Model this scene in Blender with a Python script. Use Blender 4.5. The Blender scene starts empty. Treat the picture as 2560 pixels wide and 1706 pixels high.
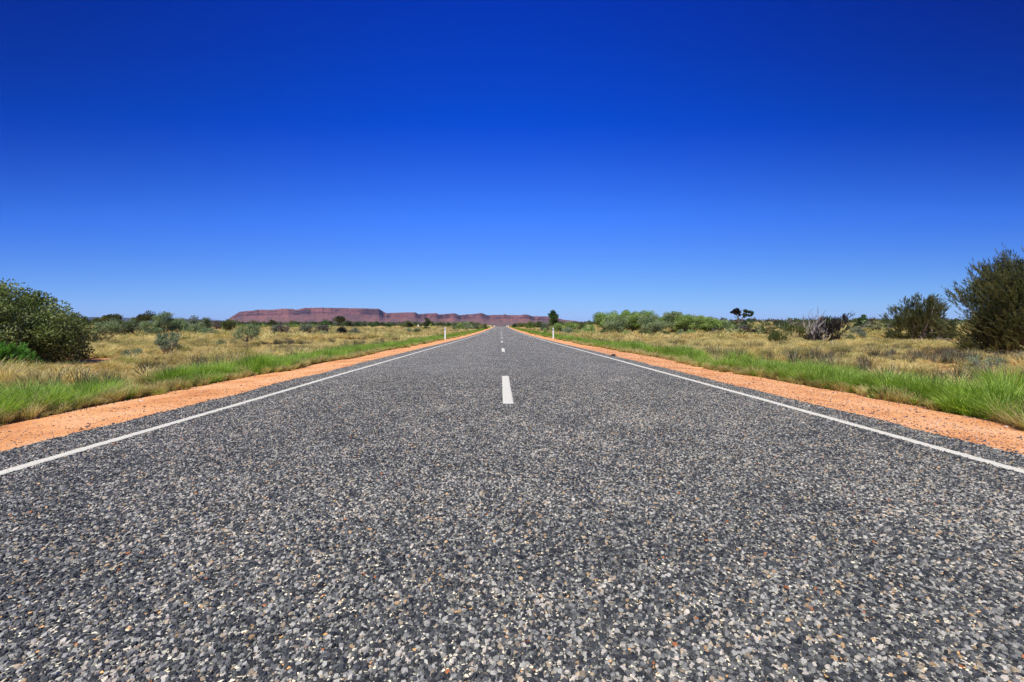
import bpy, math, numpy as np
from mathutils import Matrix, Vector, Euler

# ------------------------------------------------------------------ camera, sky, sun
scene = bpy.context.scene
W0, H0, FPX = 2560.0, 1706.0, 1137.8
CAM_X, CAM_Z = -0.07, 0.9
cam_data = bpy.data.cameras.new("camera")
cam_data.sensor_width = 36.0
cam_data.lens = 16.0
cam_data.clip_start = 0.05
cam_data.clip_end = 60000
cam = bpy.data.objects.new("camera", cam_data)
scene.collection.objects.link(cam)
cam.location = (CAM_X, 0, CAM_Z)
cam.rotation_euler = (math.radians(90 - 1.76), 0, math.radians(-1.41))
scene.camera = cam

SUN_EL, SUN_AZ = 58.0, -148.0        # azimuth clockwise from +Y (view direction): high, behind the left shoulder
world = bpy.data.worlds.new("World")
scene.world = world
world.use_nodes = True
wn, wl = world.node_tree.nodes, world.node_tree.links
wn.clear()
w_out = wn.new("ShaderNodeOutputWorld")
w_bg = wn.new("ShaderNodeBackground")
sky = wn.new("ShaderNodeTexSky")
sky.sky_type = 'NISHITA'
sky.sun_disc = False
sky.sun_elevation = math.radians(SUN_EL)
sky.sun_rotation = math.radians(SUN_AZ)
sky.altitude = 600
sky.air_density = 1.0
sky.dust_density = 0.3
sky.ozone_density = 3.0
sep = wn.new("ShaderNodeSeparateColor")
comb = wn.new("ShaderNodeCombineColor")
wl.new(sky.outputs[0], sep.inputs[0])
# deep, polarised desert blue: the physical sky with its contrast raised per channel (value - offset) * gain
def wmath(op, a, b):
    n = wn.new("ShaderNodeMath"); n.operation = op
    for i, v in enumerate((a, b)):
        if isinstance(v, (int, float)): n.inputs[i].default_value = v
        else: wl.new(v, n.inputs[i])
    return n.outputs[0]
SG = 1 / 0.15 / 1.11
wtc = wn.new("ShaderNodeTexCoord"); wsp = wn.new("ShaderNodeSeparateXYZ"); wcb = wn.new("ShaderNodeCombineXYZ"); wnm = wn.new("ShaderNodeVectorMath"); wnm.operation = 'NORMALIZE'
wl.new(wtc.outputs["Generated"], wsp.inputs[0])
wl.new(wmath('MULTIPLY', wsp.outputs[0], 0.25), wcb.inputs[0]); wl.new(wsp.outputs[1], wcb.inputs[1]); wl.new(wsp.outputs[2], wcb.inputs[2])
wl.new(wcb.outputs[0], wnm.inputs[0]); wl.new(wnm.outputs[0], sky.inputs[0])       # evens the sky out sideways
x2 = wmath('MULTIPLY', wsp.outputs[0], wsp.outputs[0])
vign = wmath('MAXIMUM', wmath('SUBTRACT', 1.0, wmath('MULTIPLY', x2, wmath('ADD', wmath('MULTIPLY', wmath('MAXIMUM', wsp.outputs[2], 0.0), 1.7), 0.10))), 0.45)   # sky colour dimmed towards the sides and upper corners, imitating lens vignette
def chan(v, segs, cap, idx, floor=(0, 0, 0)):
    c = None
    for off, k, add in segs:
        q = wmath('ADD', wmath('MULTIPLY', wmath('SUBTRACT', v, off), k), add)
        c = q if c is None else wmath('MINIMUM', c, q)
    c = wmath('MAXIMUM', wmath('MINIMUM', c, cap), 0.0)
    if floor[1]: c = wmath('MAXIMUM', c, wmath('ADD', wmath('MULTIPLY', wmath('SUBTRACT', v, floor[0]), floor[1]), floor[2]))
    wl.new(wmath('MULTIPLY', wmath('MULTIPLY', c, vign), SG), comb.inputs[idx])
chan(sep.outputs[0], [(1.12, .064, 0.0)], 1.0, 0)
chan(sep.outputs[1], [(1.38, .126, 0.0), (3.25, .083, .23)], 1.0, 1, (1.5, .075, .040))
chan(wmath('MAXIMUM', sep.outputs[2], sep.outputs[1]), [(1.05, .265, 0.0), (4.2, .20, .80)], 1.02, 2)
wl.new(comb.outputs[0], w_bg.inputs[0])
w_bg.inputs[1].default_value = 0.15
wl.new(w_bg.outputs[0], w_out.inputs[0])

sun_data = bpy.data.lights.new("sun", 'SUN')
sun_data.energy = 5.0
sun_data.angle = math.radians(0.5)
sun_data.color = (1.0, 0.97, 0.87)
sun = bpy.data.objects.new("sun", sun_data)
scene.collection.objects.link(sun)
el, az = math.radians(SUN_EL), math.radians(SUN_AZ)
sdir = Vector((math.cos(el) * math.sin(az), math.cos(el) * math.cos(az), math.sin(el)))
sun.rotation_euler = sdir.to_track_quat('Z', 'Y').to_euler()

scene.view_settings.view_transform = 'Standard'
scene.view_settings.look = 'None'
scene.view_settings.gamma = 1.0
scene.view_settings.use_curve_mapping = False
scene.view_settings.exposure = 0.15
scene.render.engine = 'CYCLES'
cy = scene.cycles
cy.max_bounces = 5; cy.diffuse_bounces = 3; cy.glossy_bounces = 2
cy.transmission_bounces = 3; cy.transparent_max_bounces = 6; cy.volume_bounces = 0
cy.use_adaptive_sampling = False
cy.use_denoising = True
cy.denoiser = 'OPENIMAGEDENOISE'
cy.denoising_input_passes = 'RGB_ALBEDO_NORMAL'
cy.denoising_prefilter = 'NONE'

# ------------------------------------------------------------------ helpers
rng = np.random.default_rng(7)

def noise2(x, y, seed=0, octaves=1):
    x = np.asarray(x, float); y = np.asarray(y, float)
    tot = np.zeros(np.broadcast(x, y).shape); amp = 1.0; norm = 0
    for o in range(octaves):
        xi = np.floor(x).astype(np.int64); yi = np.floor(y).astype(np.int64)
        fx = x - xi; fy = y - yi
        fx = fx * fx * (3 - 2 * fx); fy = fy * fy * (3 - 2 * fy)
        def h(a, b):
            n = (a * 374761393 + b * 668265263 + (seed + o) * 974711) & 0x7fffffff
            n = ((n ^ (n >> 13)) * 1274126177) & 0x7fffffff
            return ((n ^ (n >> 16)) & 0xffff) / 65535.0
        v = (h(xi, yi) * (1 - fx) + h(xi + 1, yi) * fx) * (1 - fy) + (h(xi, yi + 1) * (1 - fx) + h(xi + 1, yi + 1) * fx) * fy
        tot = tot + amp * v; norm += amp; amp *= 0.5; x = x * 2.03 + 7.1; y = y * 2.03 + 3.3
    return tot / norm

def sstep(a, b, x):
    t = np.clip((np.asarray(x, float) - a) / (b - a), 0, 1)
    return t * t * (3 - 2 * t)

def set_props(o, label=None, cat=None, group=None, kind=None):
    if label: o["label"] = label
    if cat: o["category"] = cat
    if group: o["group"] = group
    if kind: o["kind"] = kind
    return o

def mesh_np(name, verts, faces, mat=None, col=None, smooth=False, sizes=None, link=True, mat_idx=None):
    """verts Nx3; faces MxK array, or a flat index array with sizes per face."""
    me = bpy.data.meshes.new(name)
    verts = np.asarray(verts, np.float32)
    if sizes is None:
        faces = np.asarray(faces, np.int32)
        M, K = faces.shape
        sizes = np.full(M, K, np.int32); flat = faces.ravel()
    else:
        flat = np.asarray(faces, np.int32); sizes = np.asarray(sizes, np.int32); M = len(sizes)
    me.vertices.add(len(verts)); me.vertices.foreach_set("co", verts.ravel())
    me.loops.add(len(flat)); me.loops.foreach_set("vertex_index", flat)
    me.polygons.add(M)
    starts = np.concatenate([[0], np.cumsum(sizes)[:-1]]).astype(np.int32)
    me.polygons.foreach_set("loop_start", starts)
    me.polygons.foreach_set("loop_total", sizes)
    me.polygons.foreach_set("use_smooth", np.full(M, smooth, bool))
    if mat_idx is not None:
        me.polygons.foreach_set("material_index", np.asarray(mat_idx, np.int32))
    if col is not None:
        ca = me.color_attributes.new("tint", 'FLOAT_COLOR', 'POINT')
        c4 = np.ones((len(verts), 4), np.float32); c4[:, :3] = col
        ca.data.foreach_set("color", c4.ravel())
    me.update(calc_edges=True)
    for m in (mat if isinstance(mat, (list, tuple)) else [mat]):
        if m: me.materials.append(m)
    o = bpy.data.objects.new(name, me)
    if link: scene.collection.objects.link(o)
    return o

def child(o, parent):
    o.parent = parent
    return o

def empty(name, loc, label, cat, group=None):
    o = bpy.data.objects.new(name, None)
    o.empty_display_size = 0.2
    scene.collection.objects.link(o)
    o.location = loc
    return set_props(o, label, cat, group)

# ---- node material helper
class NT:
    def __init__(s, name):
        s.m = bpy.data.materials.new(name); s.m.use_nodes = True
        s.n = s.m.node_tree.nodes; s.l = s.m.node_tree.links; s.n.clear()
        s.out = s.n.new("ShaderNodeOutputMaterial")
    def add(s, t, **kw):
        n = s.n.new(t)
        for k, v in kw.items():
            if k.startswith("i_"):
                n.inputs[k[2:].replace("_", " ")].default_value = v
            else: setattr(n, k, v)
        return n
    def link(s, a, b): s.l.new(a, b)
    def noise(s, scale, detail=3, vec=None, rough=0.55, dist=0.0):
        n = s.add("ShaderNodeTexNoise"); n.inputs["Scale"].default_value = scale; n.inputs["Detail"].default_value = detail
        n.inputs["Roughness"].default_value = rough; n.inputs["Distortion"].default_value = dist
        if vec is not None: s.link(vec, n.inputs["Vector"])
        return n.outputs[0]
    def ramp(s, fac, stops, interp='LINEAR'):
        r = s.add("ShaderNodeValToRGB"); cr = r.color_ramp; cr.interpolation = interp
        while len(cr.elements) < len(stops): cr.elements.new(0.5)
        for e, (p, c) in zip(cr.elements, stops):
            e.position = p; e.color = (*c, 1) if len(c) == 3 else c
        s.link(fac, r.inputs[0]); return r.outputs[0]
    def mix(s, fac, a, b, mode='MIX'):
        m = s.add("ShaderNodeMix"); m.data_type = 'RGBA'; m.blend_type = mode
        for sock, v in ((m.inputs[0], fac), (m.inputs[6], a), (m.inputs[7], b)):
            if isinstance(v, (int, float)): sock.default_value = v
            elif isinstance(v, tuple): sock.default_value = (*v, 1)
            else: s.link(v, sock)
        return m.outputs[2]
    def math(s, op, a, b=None, clamp=False):
        m = s.add("ShaderNodeMath"); m.operation = op; m.use_clamp = clamp
        for i, v in enumerate((a, b)):
            if v is None: continue
            if isinstance(v, (int, float)): m.inputs[i].default_value = v
            else: s.link(v, m.inputs[i])
        return m.outputs[0]
    def bump(s, h, dist, strength=1.0, normal=None):
        b = s.add("ShaderNodeBump"); b.inputs["Strength"].default_value = strength; b.inputs["Distance"].default_value = dist
        s.link(h, b.inputs["Height"])
        if normal is not None: s.link(normal, b.inputs["Normal"])
        return b.outputs[0]
    def principled(s, col, rough=0.9, spec=0.3, normal=None):
        p = s.add("ShaderNodeBsdfPrincipled")
        if isinstance(col, tuple): p.inputs["Base Color"].default_value = (*col, 1)
        else: s.link(col, p.inputs["Base Color"])
        p.inputs["Roughness"].default_value = rough
        p.inputs["Specular IOR Level"].default_value = spec
        if normal is not None: s.link(normal, p.inputs["Normal"])
        s.link(p.outputs[0], s.out.inputs[0]); return p

# chip colours (linear): dark slate, mid grey, light, cream, ochre
CHIP = [(0.00, (0.018, 0.019, 0.019)), (0.24, (0.040, 0.042, 0.040)), (0.50, (0.082, 0.083, 0.074)), (0.67, (0.160, 0.156, 0.132)),
        (0.81, (0.285, 0.272, 0.222)), (0.92, (0.44, 0.41, 0.325)), (0.985, (0.52, 0.45, 0.33)), (1.0, (0.55, 0.47, 0.35))]

def mat_road():
    t = NT("chip_seal"); tc = t.add("ShaderNodeTexCoord"); ob = tc.outputs["Object"]
    v = t.add("ShaderNodeTexVoronoi"); v.inputs["Scale"].default_value = 82; v.inputs["Randomness"].default_value = 1.0
    t.link(ob, v.inputs["Vector"])
    sp = t.add("ShaderNodeSeparateColor"); t.link(v.outputs["Color"], sp.inputs[0])
    big = t.noise(1.6, 3, ob); mid = t.noise(9, 2, ob)
    k = t.math('ADD', sp.outputs[0], t.math('MULTIPLY', t.math('SUBTRACT', t.math('ADD', big, mid), 1.0), 0.26))
    col = t.ramp(k, CHIP)
    col = t.mix(t.math('GREATER_THAN', sp.outputs[2], 0.985), col, (0.42, 0.24, 0.10))
    ve = t.add("ShaderNodeTexVoronoi"); ve.feature = 'DISTANCE_TO_EDGE'; ve.inputs["Scale"].default_value = 82
    t.link(ob, ve.inputs["Vector"])
    gap = t.ramp(ve.outputs["Distance"], [(0.02, (0, 0, 0)), (0.13, (1, 1, 1))])
    col = t.mix(gap, (0.03, 0.031, 0.034), t.mix(1.0, col, (1.78, 1.76, 1.60), 'MULTIPLY'))
    streak = t.add("ShaderNodeMapping"); streak.inputs["Scale"].default_value = (0.8, 0.02, 1); t.link(ob, streak.inputs[0])
    sn = t.noise(1.0, 2, streak.outputs[0])
    mott = t.noise(22, 4, ob, 0.8)
    col = t.mix(1.0, col, t.ramp(mott, [(0.34, (0.55, 0.55, 0.56)), (0.66, (1.5, 1.5, 1.48))]), 'MULTIPLY')
    col = t.mix(1.0, col, t.ramp(sn, [(0.3, (0.9, 0.9, 0.9)), (0.7, (1.1, 1.1, 1.1))]), 'MULTIPLY')
    hgt = t.math('ADD', t.math('MULTIPLY', gap, 1.0), t.math('MULTIPLY', sp.outputs[1], 0.9))
    nb = t.bump(hgt, 0.0035, 0.8)
    t.principled(col, 0.75, 0.35, nb)
    return t.m

def mat_chip():
    t = NT("stone_chips"); a = t.add("ShaderNodeAttribute"); a.attribute_name = "tint"
    tc = t.add("ShaderNodeTexCoord")
    n = t.noise(420, 2, tc.outputs["Object"])
    col = t.mix(1.0, a.outputs["Color"], t.ramp(n, [(0.3, (0.72, 0.72, 0.72)), (0.7, (1.25, 1.25, 1.25))]), 'MULTIPLY')
    t.principled(col, 0.62, 0.4, t.bump(n, 0.0012, 0.6)); return t.m

def mat_paint():
    t = NT("road_paint"); tc = t.add("ShaderNodeTexCoord"); ob = tc.outputs["Object"]
    v = t.add("ShaderNodeTexVoronoi"); v.inputs["Scale"].default_value = 82; t.link(ob, v.inputs["Vector"])
    ve = t.add("ShaderNodeTexVoronoi"); ve.feature = 'DISTANCE_TO_EDGE'; ve.inputs["Scale"].default_value = 82; t.link(ob, ve.inputs["Vector"])
    n = t.noise(40, 4, ob); n2 = t.noise(5, 3, ob)
    crack = t.math('MULTIPLY', ve.outputs["Distance"], 14, True)
    wear = t.ramp(t.math('ADD', n, t.math('MULTIPLY', crack, 0.25)), [(0.40, (0.26, 0.25, 0.235)), (0.46, (0.57, 0.545, 0.43)), (0.55, (0.72, 0.685, 0.53))])
    col = t.mix(t.math('MULTIPLY', n2, 0.35), wear, (0.62, 0.54, 0.44))
    t.principled(col, 0.6, 0.4, t.bump(crack, 0.004, 0.6)); return t.m

def mat_gravel(name="gravel_sand"):
    t = NT(name); tc = t.add("ShaderNodeTexCoord"); ob = tc.outputs["Object"]
    base = t.ramp(t.noise(1.3, 4, ob), [(0.3, (0.60, 0.235, 0.075)), (0.5, (0.79, 0.375, 0.145)), (0.70, (0.86, 0.47, 0.22))])
    fine = t.noise(48, 5, ob, 0.75)
    base = t.mix(1.0, base, t.ramp(fine, [(0.34, (0.55, 0.50, 0.46)), (0.50, (1.0, 1.0, 1.0)), (0.68, (1.2, 1.22, 1.28))]), 'MULTIPLY')
    v = t.add("ShaderNodeTexVoronoi"); v.inputs["Scale"].default_value = 46; t.link(ob, v.inputs["Vector"])
    sp = t.add("ShaderNodeSeparateColor"); t.link(v.outputs["Color"], sp.inputs[0])
    clus = t.noise(2.2, 3, ob)
    sel = t.math('GREATER_THAN', t.math('ADD', sp.outputs[0], t.math('MULTIPLY', clus, 0.5)), 1.0)
    near = t.math('LESS_THAN', v.outputs["Distance"], 0.30)
    sel = t.math('MULTIPLY', sel, near)
    peb = t.ramp(sp.outputs[1], [(0.0, (0.10, 0.065, 0.06)), (0.35, (0.20, 0.09, 0.055)), (0.6, (0.45, 0.22, 0.13)), (1.0, (0.72, 0.55, 0.42))])
    col = t.mix(sel, base, peb)
    h = t.math('ADD', fine, t.math('MULTIPLY', sel, 0.6))
    t.principled(col, 0.95, 0.15, t.bump(h, 0.02, 0.7)); return t.m

def mat_ground():
    t = NT("red_sand"); g = t.add("ShaderNodeNewGeometry"); po = g.outputs["Position"]
    sand = t.ramp(t.noise(0.5, 4, po), [(0.3, (0.42, 0.16, 0.065)), (0.7, (0.58, 0.27, 0.12))])
    dry = t.ramp(t.noise(1.7, 4, po), [(0.3, (0.24, 0.165, 0.06)), (0.7, (0.44, 0.32, 0.13))])
    patch = t.ramp(t.noise(0.06, 5, po), [(0.40, (1, 1, 1)), (0.56, (0, 0, 0))])
    d = t.add("ShaderNodeSeparateXYZ"); t.link(po, d.inputs[0])
    far = t.math('MULTIPLY', t.math('SUBTRACT', d.outputs[1], 60), 0.006, True)
    fac = t.math('MAXIMUM', t.math('MULTIPLY', patch, 0.75), t.math('MULTIPLY', far, 0.85))
    col = t.mix(fac, sand, dry)
    vfar = t.math('MULTIPLY', t.math('SUBTRACT', d.outputs[1], 500), 0.0008, True)
    scr = t.ramp(t.noise(0.012, 5, po), [(0.4, (0.10, 0.11, 0.045)), (0.65, (0.22, 0.15, 0.07))])
    col = t.mix(vfar, col, scr)
    t.principled(col, 0.95, 0.1, t.bump(t.noise(25, 4, po), 0.03, 0.6)); return t.m

def leaf_mat(name, trans=0.3, rough=0.6, noise_scale=0.0, tr_tint=(1.0, 1.15, 0.6)):
    t = NT(name); a = t.add("ShaderNodeAttribute"); a.attribute_name = "tint"
    col = a.outputs["Color"]
    if noise_scale:
        oi = t.add("ShaderNodeObjectInfo"); g = t.add("ShaderNodeNewGeometry")
        n = t.noise(noise_scale, 3, g.outputs["Position"])
        k = t.math('ADD', t.math('MULTIPLY', oi.outputs["Random"], 0.35), n)
        col = t.mix(1.0, col, t.ramp(k, [(0.42, (0.55, 0.54, 0.46)), (0.62, (0.92, 0.93, 0.88)), (0.90, (1.2, 1.17, 1.12))]), 'MULTIPLY')
    d = t.add("ShaderNodeBsdfPrincipled"); d.inputs["Roughness"].default_value = rough; d.inputs["Specular IOR Level"].default_value = 0.25
    t.link(col, d.inputs["Base Color"])
    tr = t.add("ShaderNodeBsdfTranslucent"); t.link(t.mix(1.0, col, tr_tint, 'MULTIPLY'), tr.inputs[0])
    mx = t.add("ShaderNodeMixShader"); mx.inputs[0].default_value = trans
    t.link(d.outputs[0], mx.inputs[1]); t.link(tr.outputs[0], mx.inputs[2]); t.link(mx.outputs[0], t.out.inputs[0])
    return t.m

def mat_plain(name, col, rough=0.7, spec=0.3, nscale=0, namp=0.2, bump=0):
    t = NT(name); tc = t.add("ShaderNodeTexCoord")
    c = col; nb = None
    if nscale:
        n = t.noise(nscale, 4, tc.outputs["Object"])
        c = t.mix(1.0, col, t.ramp(n, [(0.3, (1 - namp,) * 3), (0.7, (1 + namp,) * 3)]), 'MULTIPLY')
        if bump: nb = t.bump(n, bump, 0.6)
    t.principled(c, rough, spec, nb); return t.m

def mat_rock():
    t = NT("red_rock"); g = t.add("ShaderNodeNewGeometry"); po = g.outputs["Position"]
    mp = t.add("ShaderNodeMapping"); mp.inputs["Scale"].default_value = (0.0009, 0.0009, 0.055); t.link(po, mp.inputs[0])
    strata = t.noise(1.0, 4, mp.outputs[0], 0.65)
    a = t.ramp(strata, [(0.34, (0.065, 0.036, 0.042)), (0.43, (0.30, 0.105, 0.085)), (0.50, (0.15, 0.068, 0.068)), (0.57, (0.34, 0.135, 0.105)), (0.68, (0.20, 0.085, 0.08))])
    n = t.noise(0.012, 6, po, 0.65)
    talus = t.ramp(n, [(0.34, (0.10, 0.08, 0.065)), (0.46, (0.22, 0.10, 0.085)), (0.56, (0.29, 0.115, 0.092)), (0.68, (0.17, 0.11, 0.085))])
    nz = t.add("ShaderNodeSeparateXYZ"); t.link(g.outputs["Normal"], nz.inputs[0])
    a = t.mix(1.0, a, t.ramp(t.noise(0.0035, 4, po, 0.7), [(0.44, (0.35, 0.36, 0.46)), (0.56, (1.05, 1.0, 1.0))]), 'MULTIPLY')      # navy shade of the cliffs painted into the rock colour as noise patches
    talus = t.mix(1.0, talus, t.ramp(t.noise(0.0022, 4, po, 0.7), [(0.40, (0.62, 0.66, 0.72)), (0.60, (1.12, 1.05, 0.98))]), 'MULTIPLY')
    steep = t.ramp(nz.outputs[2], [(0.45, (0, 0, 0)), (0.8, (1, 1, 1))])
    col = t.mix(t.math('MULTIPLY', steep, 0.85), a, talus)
    ps = t.add("ShaderNodeSeparateXYZ"); t.link(po, ps.inputs[0])
    toe = t.math('SUBTRACT', 1.0, t.math('MULTIPLY', t.math('SUBTRACT', ps.outputs[2], 30), 0.012, True), True)
    col = t.mix(t.math('MULTIPLY', toe, 0.5), col, (0.13, 0.12, 0.075))
    veg = t.math('GREATER_THAN', t.noise(0.045, 3, po), 0.60)
    col = t.mix(t.math('MULTIPLY', t.math('MULTIPLY', veg, steep), 0.45), col, (0.085, 0.09, 0.05))
    t.principled(col, 0.95, 0.1, t.bump(t.noise(0.012, 6, po, 0.7), 60, 0.9)); return t.m

M = dict(road=mat_road(), chip=mat_chip(), paint=mat_paint(), gravel=mat_gravel(), ground=mat_ground(),
         leaf=leaf_mat("leaf", 0.3), grass=leaf_mat("green_blades", 0.4, 0.5, 1.6, (1.0, 1.2, 0.4)), dry=leaf_mat("dry_blades", 0.3, 0.7, 0.9, (1.0, 0.95, 0.7)),
         bark=mat_plain("bark", (0.15, 0.115, 0.09), 0.9, 0.2, 30, 0.4, 0.01), greybark=mat_plain("grey_deadwood", (0.30, 0.26, 0.235), 0.9, 0.2, 30, 0.35, 0.01),
         palebark=mat_plain("pale_bark", (0.34, 0.27, 0.21), 0.9, 0.2, 30, 0.35, 0.01), white=mat_plain("white_post", (0.80, 0.80, 0.79), 0.45, 0.4, 12, 0.06),
         black=mat_plain("black_reflector", (0.02, 0.02, 0.022), 0.25, 0.5), rubber=mat_plain("rubber", (0.02, 0.02, 0.02), 0.7, 0.3, 40, 0.4, 0.01),
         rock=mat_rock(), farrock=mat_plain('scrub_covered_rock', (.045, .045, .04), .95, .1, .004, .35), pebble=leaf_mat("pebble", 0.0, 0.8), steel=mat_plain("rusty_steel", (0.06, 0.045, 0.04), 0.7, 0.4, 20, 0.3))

# ------------------------------------------------------------------ terrain
ys = np.unique(np.round(np.concatenate([np.arange(-8, 20, 0.5), np.arange(20, 60, 1.0), np.arange(60, 160, 4.0), np.arange(160, 500, 10.0),
                     np.geomspace(500, 15000, 40)]), 3))
xr = np.concatenate([[0, 1.8, 3.3, 3.5, 3.7, 4.0, 4.4, 4.8, 5.3, 5.8, 6.5, 7.2, 8, 9, 10, 11, 12], np.arange(13, 60, 1.5), np.geomspace(61, 15000, 50)])
xs = np.concatenate([-xr[:0:-1], xr])
PY = [-10, 0, 8, 12, 20, 28, 46, 60, 86, 130, 195, 264, 320, 360, 420, 600, 1500, 15000]
PZ = [0, 0, -.01, -.022, -.055, -.09, -.14, -.15, -.08, .14, .56, 1.02, 1.33, 1.47, 1.5, 1.1, 1.0, 1.0]
def smooth_prof(y):
    o = 0
    for d, w in ((-0.1, .25), (0, .5), (0.1, .25)):
        o = o + w * np.interp(y + d * np.maximum(np.abs(y), 4), PY, PZ)
    return o
PROF = smooth_prof(ys)
def prof(y): return np.interp(y, ys, PROF)
SX = [0, 3.3, 3.7, 4.8, 5.6, 6.5, 8, 12, 30, 15000]
SZ = [.05, .05, .014, .045, .13, .27, .23, .13, .10, .10]
def G_raw(x, y):
    ax = np.abs(x)
    z = prof(y) - np.interp(ax, SX, SZ)
    z = z + 1.38 * sstep(17, 46, x - 0.06 * np.maximum(y - 70, 0)) * sstep(26, 86, y) * (1 - 0.6 * sstep(150, 400, y))
    z = z + 0.75 * sstep(20, 120, -x) * sstep(140, 330, y) * (1 - sstep(700, 2000, y))
    off = sstep(6.5, 11, ax)
    z = z + off * ((noise2(x / 5.5, y / 5.5, 3, 3) - 0.5) * 0.20 * np.clip(1.6 - y / 120, 0.5, 1))
    z = z + sstep(4.8, 6, ax) * (noise2(x * 1.3, y * 1.3, 9, 2) - 0.5) * 0.05
    return z
XX, YY = np.meshgrid(xs, ys)
GZ = G_raw(XX, YY)
def gz(x, y):
    x = np.asarray(x, float); y = np.asarray(y, float)
    i = np.clip(np.searchsorted(xs, x) - 1, 0, len(xs) - 2); j = np.clip(np.searchsorted(ys, y) - 1, 0, len(ys) - 2)
    fx = np.clip((x - xs[i]) / (xs[i + 1] - xs[i]), 0, 1); fy = np.clip((y - ys[j]) / (ys[j + 1] - ys[j]), 0, 1)
    return (GZ[j, i] * (1 - fx) + GZ[j, i + 1] * fx) * (1 - fy) + (GZ[j + 1, i] * (1 - fx) + GZ[j + 1, i + 1] * fx) * fy

def grid_faces(nx, ny):
    a = (np.arange(ny - 1)[:, None] * nx + np.arange(nx - 1)[None, :]).ravel()
    return np.stack([a, a + 1, a + 1 + nx, a + nx], 1)
ground = mesh_np("ground", np.stack([XX.ravel(), YY.ravel(), GZ.ravel()], 1), grid_faces(len(xs), len(ys)), M['ground'], smooth=True)
set_props(ground, kind="structure")

# camera ray helpers: a photo pixel -> direction, -> ground point
RC = Euler(cam.rotation_euler).to_matrix()
def pix_dir(px, py):
    return np.array(RC @ Vector(((px - W0 / 2) / FPX, -(py - H0 / 2) / FPX, -1)))
def ground_at(px, py):
    d = pix_dir(px, py)
    t = np.concatenate([np.arange(1, 60, 0.05), np.arange(60, 500, 0.5)])
    x = CAM_X + d[0] * t; y = d[1] * t; z = CAM_Z + d[2] * t
    hit = np.nonzero(z < gz(x, y))[0]
    k = hit[0] if len(hit) else -1
    return x[k], y[k]
def at_depth(px, Y):
    d = pix_dir(px, 818); t = Y / d[1]
    return CAM_X + d[0] * t, Y
def z_of(py, px, Y):
    d = pix_dir(px, py); return CAM_Z + d[2] * Y / d[1]

# ------------------------------------------------------------------ road, shoulders, markings
def edge_noise(y, s):
    fade = np.clip(1.2 - y / 60, 0.3, 1)
    return ((noise2(y * 14, y * 0 + s, s, 2) - .5) * 0.045 + (noise2(y * 1.1, y * 0 + s, s + 5, 2) - .5) * 0.12) * fade
ry = np.unique(np.concatenate([ys[ys < 6000], np.arange(-6, 16, 0.04), np.arange(16, 60, 0.25)]))
EL, ER = -3.66, 3.60
rl = EL + edge_noise(ry, 11); rr_ = ER + edge_noise(ry, 31)
fr = np.linspace(0, 1, 3)
RX = rl[:, None] * (1 - fr) + rr_[:, None] * fr
RY = np.repeat(ry[:, None], 3, 1); RZ = np.repeat(prof(ry)[:, None], 3, 1)
v_road = np.stack([RX.ravel(), RY.ravel(), RZ.ravel()], 1); f_road = grid_faces(3, len(ry))

# stone chips standing proud of the binder in the near stretch of the seal
LW = 0.045
LINE_L, LINE_R, LINE_C = -3.16, 3.20, 0.02
def dashes():
    y0 = 5.33
    out = []
    while y0 < 340:
        out.append((y0, y0 + 3.1)); y0 += 12.0
    return out
P = 0.0125
gx = np.arange(-3.9, 3.9, P); gy = np.arange(0.45, 9.6, P * 0.87)
cx, cyy = np.meshgrid(gx, gy); cx = cx + (np.arange(len(gy))[:, None] % 2) * P / 2
cx = (cx + rng.uniform(-.42, .42, cx.shape) * P).ravel(); cyy = (cyy + rng.uniform(-.42, .42, cyy.shape) * P).ravel()
keep = (np.abs(cx - CAM_X) < 1.22 * cyy + 1.1) & (rng.random(len(cx)) < np.clip((9.6 - cyy) / 6.2, 0, 1) ** 1.3 * 0.95)
keep &= (cx > EL + edge_noise(cyy, 11) - 0.012) & (cx < ER + edge_noise(cyy, 31) + 0.012)
for c in (LINE_L, LINE_R): keep &= np.abs(cx - c) > LW + 0.004
keep &= ~((np.abs(cx - LINE_C) < .07) & (cyy > 5.32) & (cyy < 8.45))
cx, cyy = cx[keep], cyy[keep]
NS = len(cx)
key = rng.random(NS) * .98 + 0.24 * (noise2(cx * 1.6, cyy * 1.6, 5, 3) + noise2(cx * 9, cyy * 9, 6, 2) - 1.0)
key = np.clip(key, 0, 1)
cp = np.array([s[0] for s in CHIP]); cc = np.array([s[1] for s in CHIP])
scol = np.stack([np.interp(key, cp, cc[:, k]) for k in range(3)], 1) * np.array([.93, .94, .99]) * rng.uniform(0.85, 1.2, (NS, 1))
och = rng.random(NS)
tan = (och > .935) & (och < .986)
scol[tan] = np.array([.40, .31, .20]) * rng.uniform(.6, 1.2, (tan.sum(), 1))
scol[och > .986] = np.array([.48, .31, .15]) * rng.uniform(.7, 1.2, ((och > .986).sum(), 1))
scol[och > .9985] = np.array([.42, .14, .04])
rad = P * (0.34 + 0.58 * rng.random(NS) ** 1.3); asp = rng.uniform(0.65, 1.0, NS); ang = rng.uniform(0, 6.28, NS)
top = rng.uniform(0.0018, 0.0062, NS) * (rad / (P * .6)) ** .5
NV = 11
pa = np.arange(5) * 2 * math.pi / 5
r1 = rng.uniform(0.8, 1.2, (NS, 5)); r2 = rng.uniform(0.5, 0.92, (NS, 5))
tx, ty = rng.uniform(-.45, .45, (2, NS))
V = np.zeros((NS, NV, 3))
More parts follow.
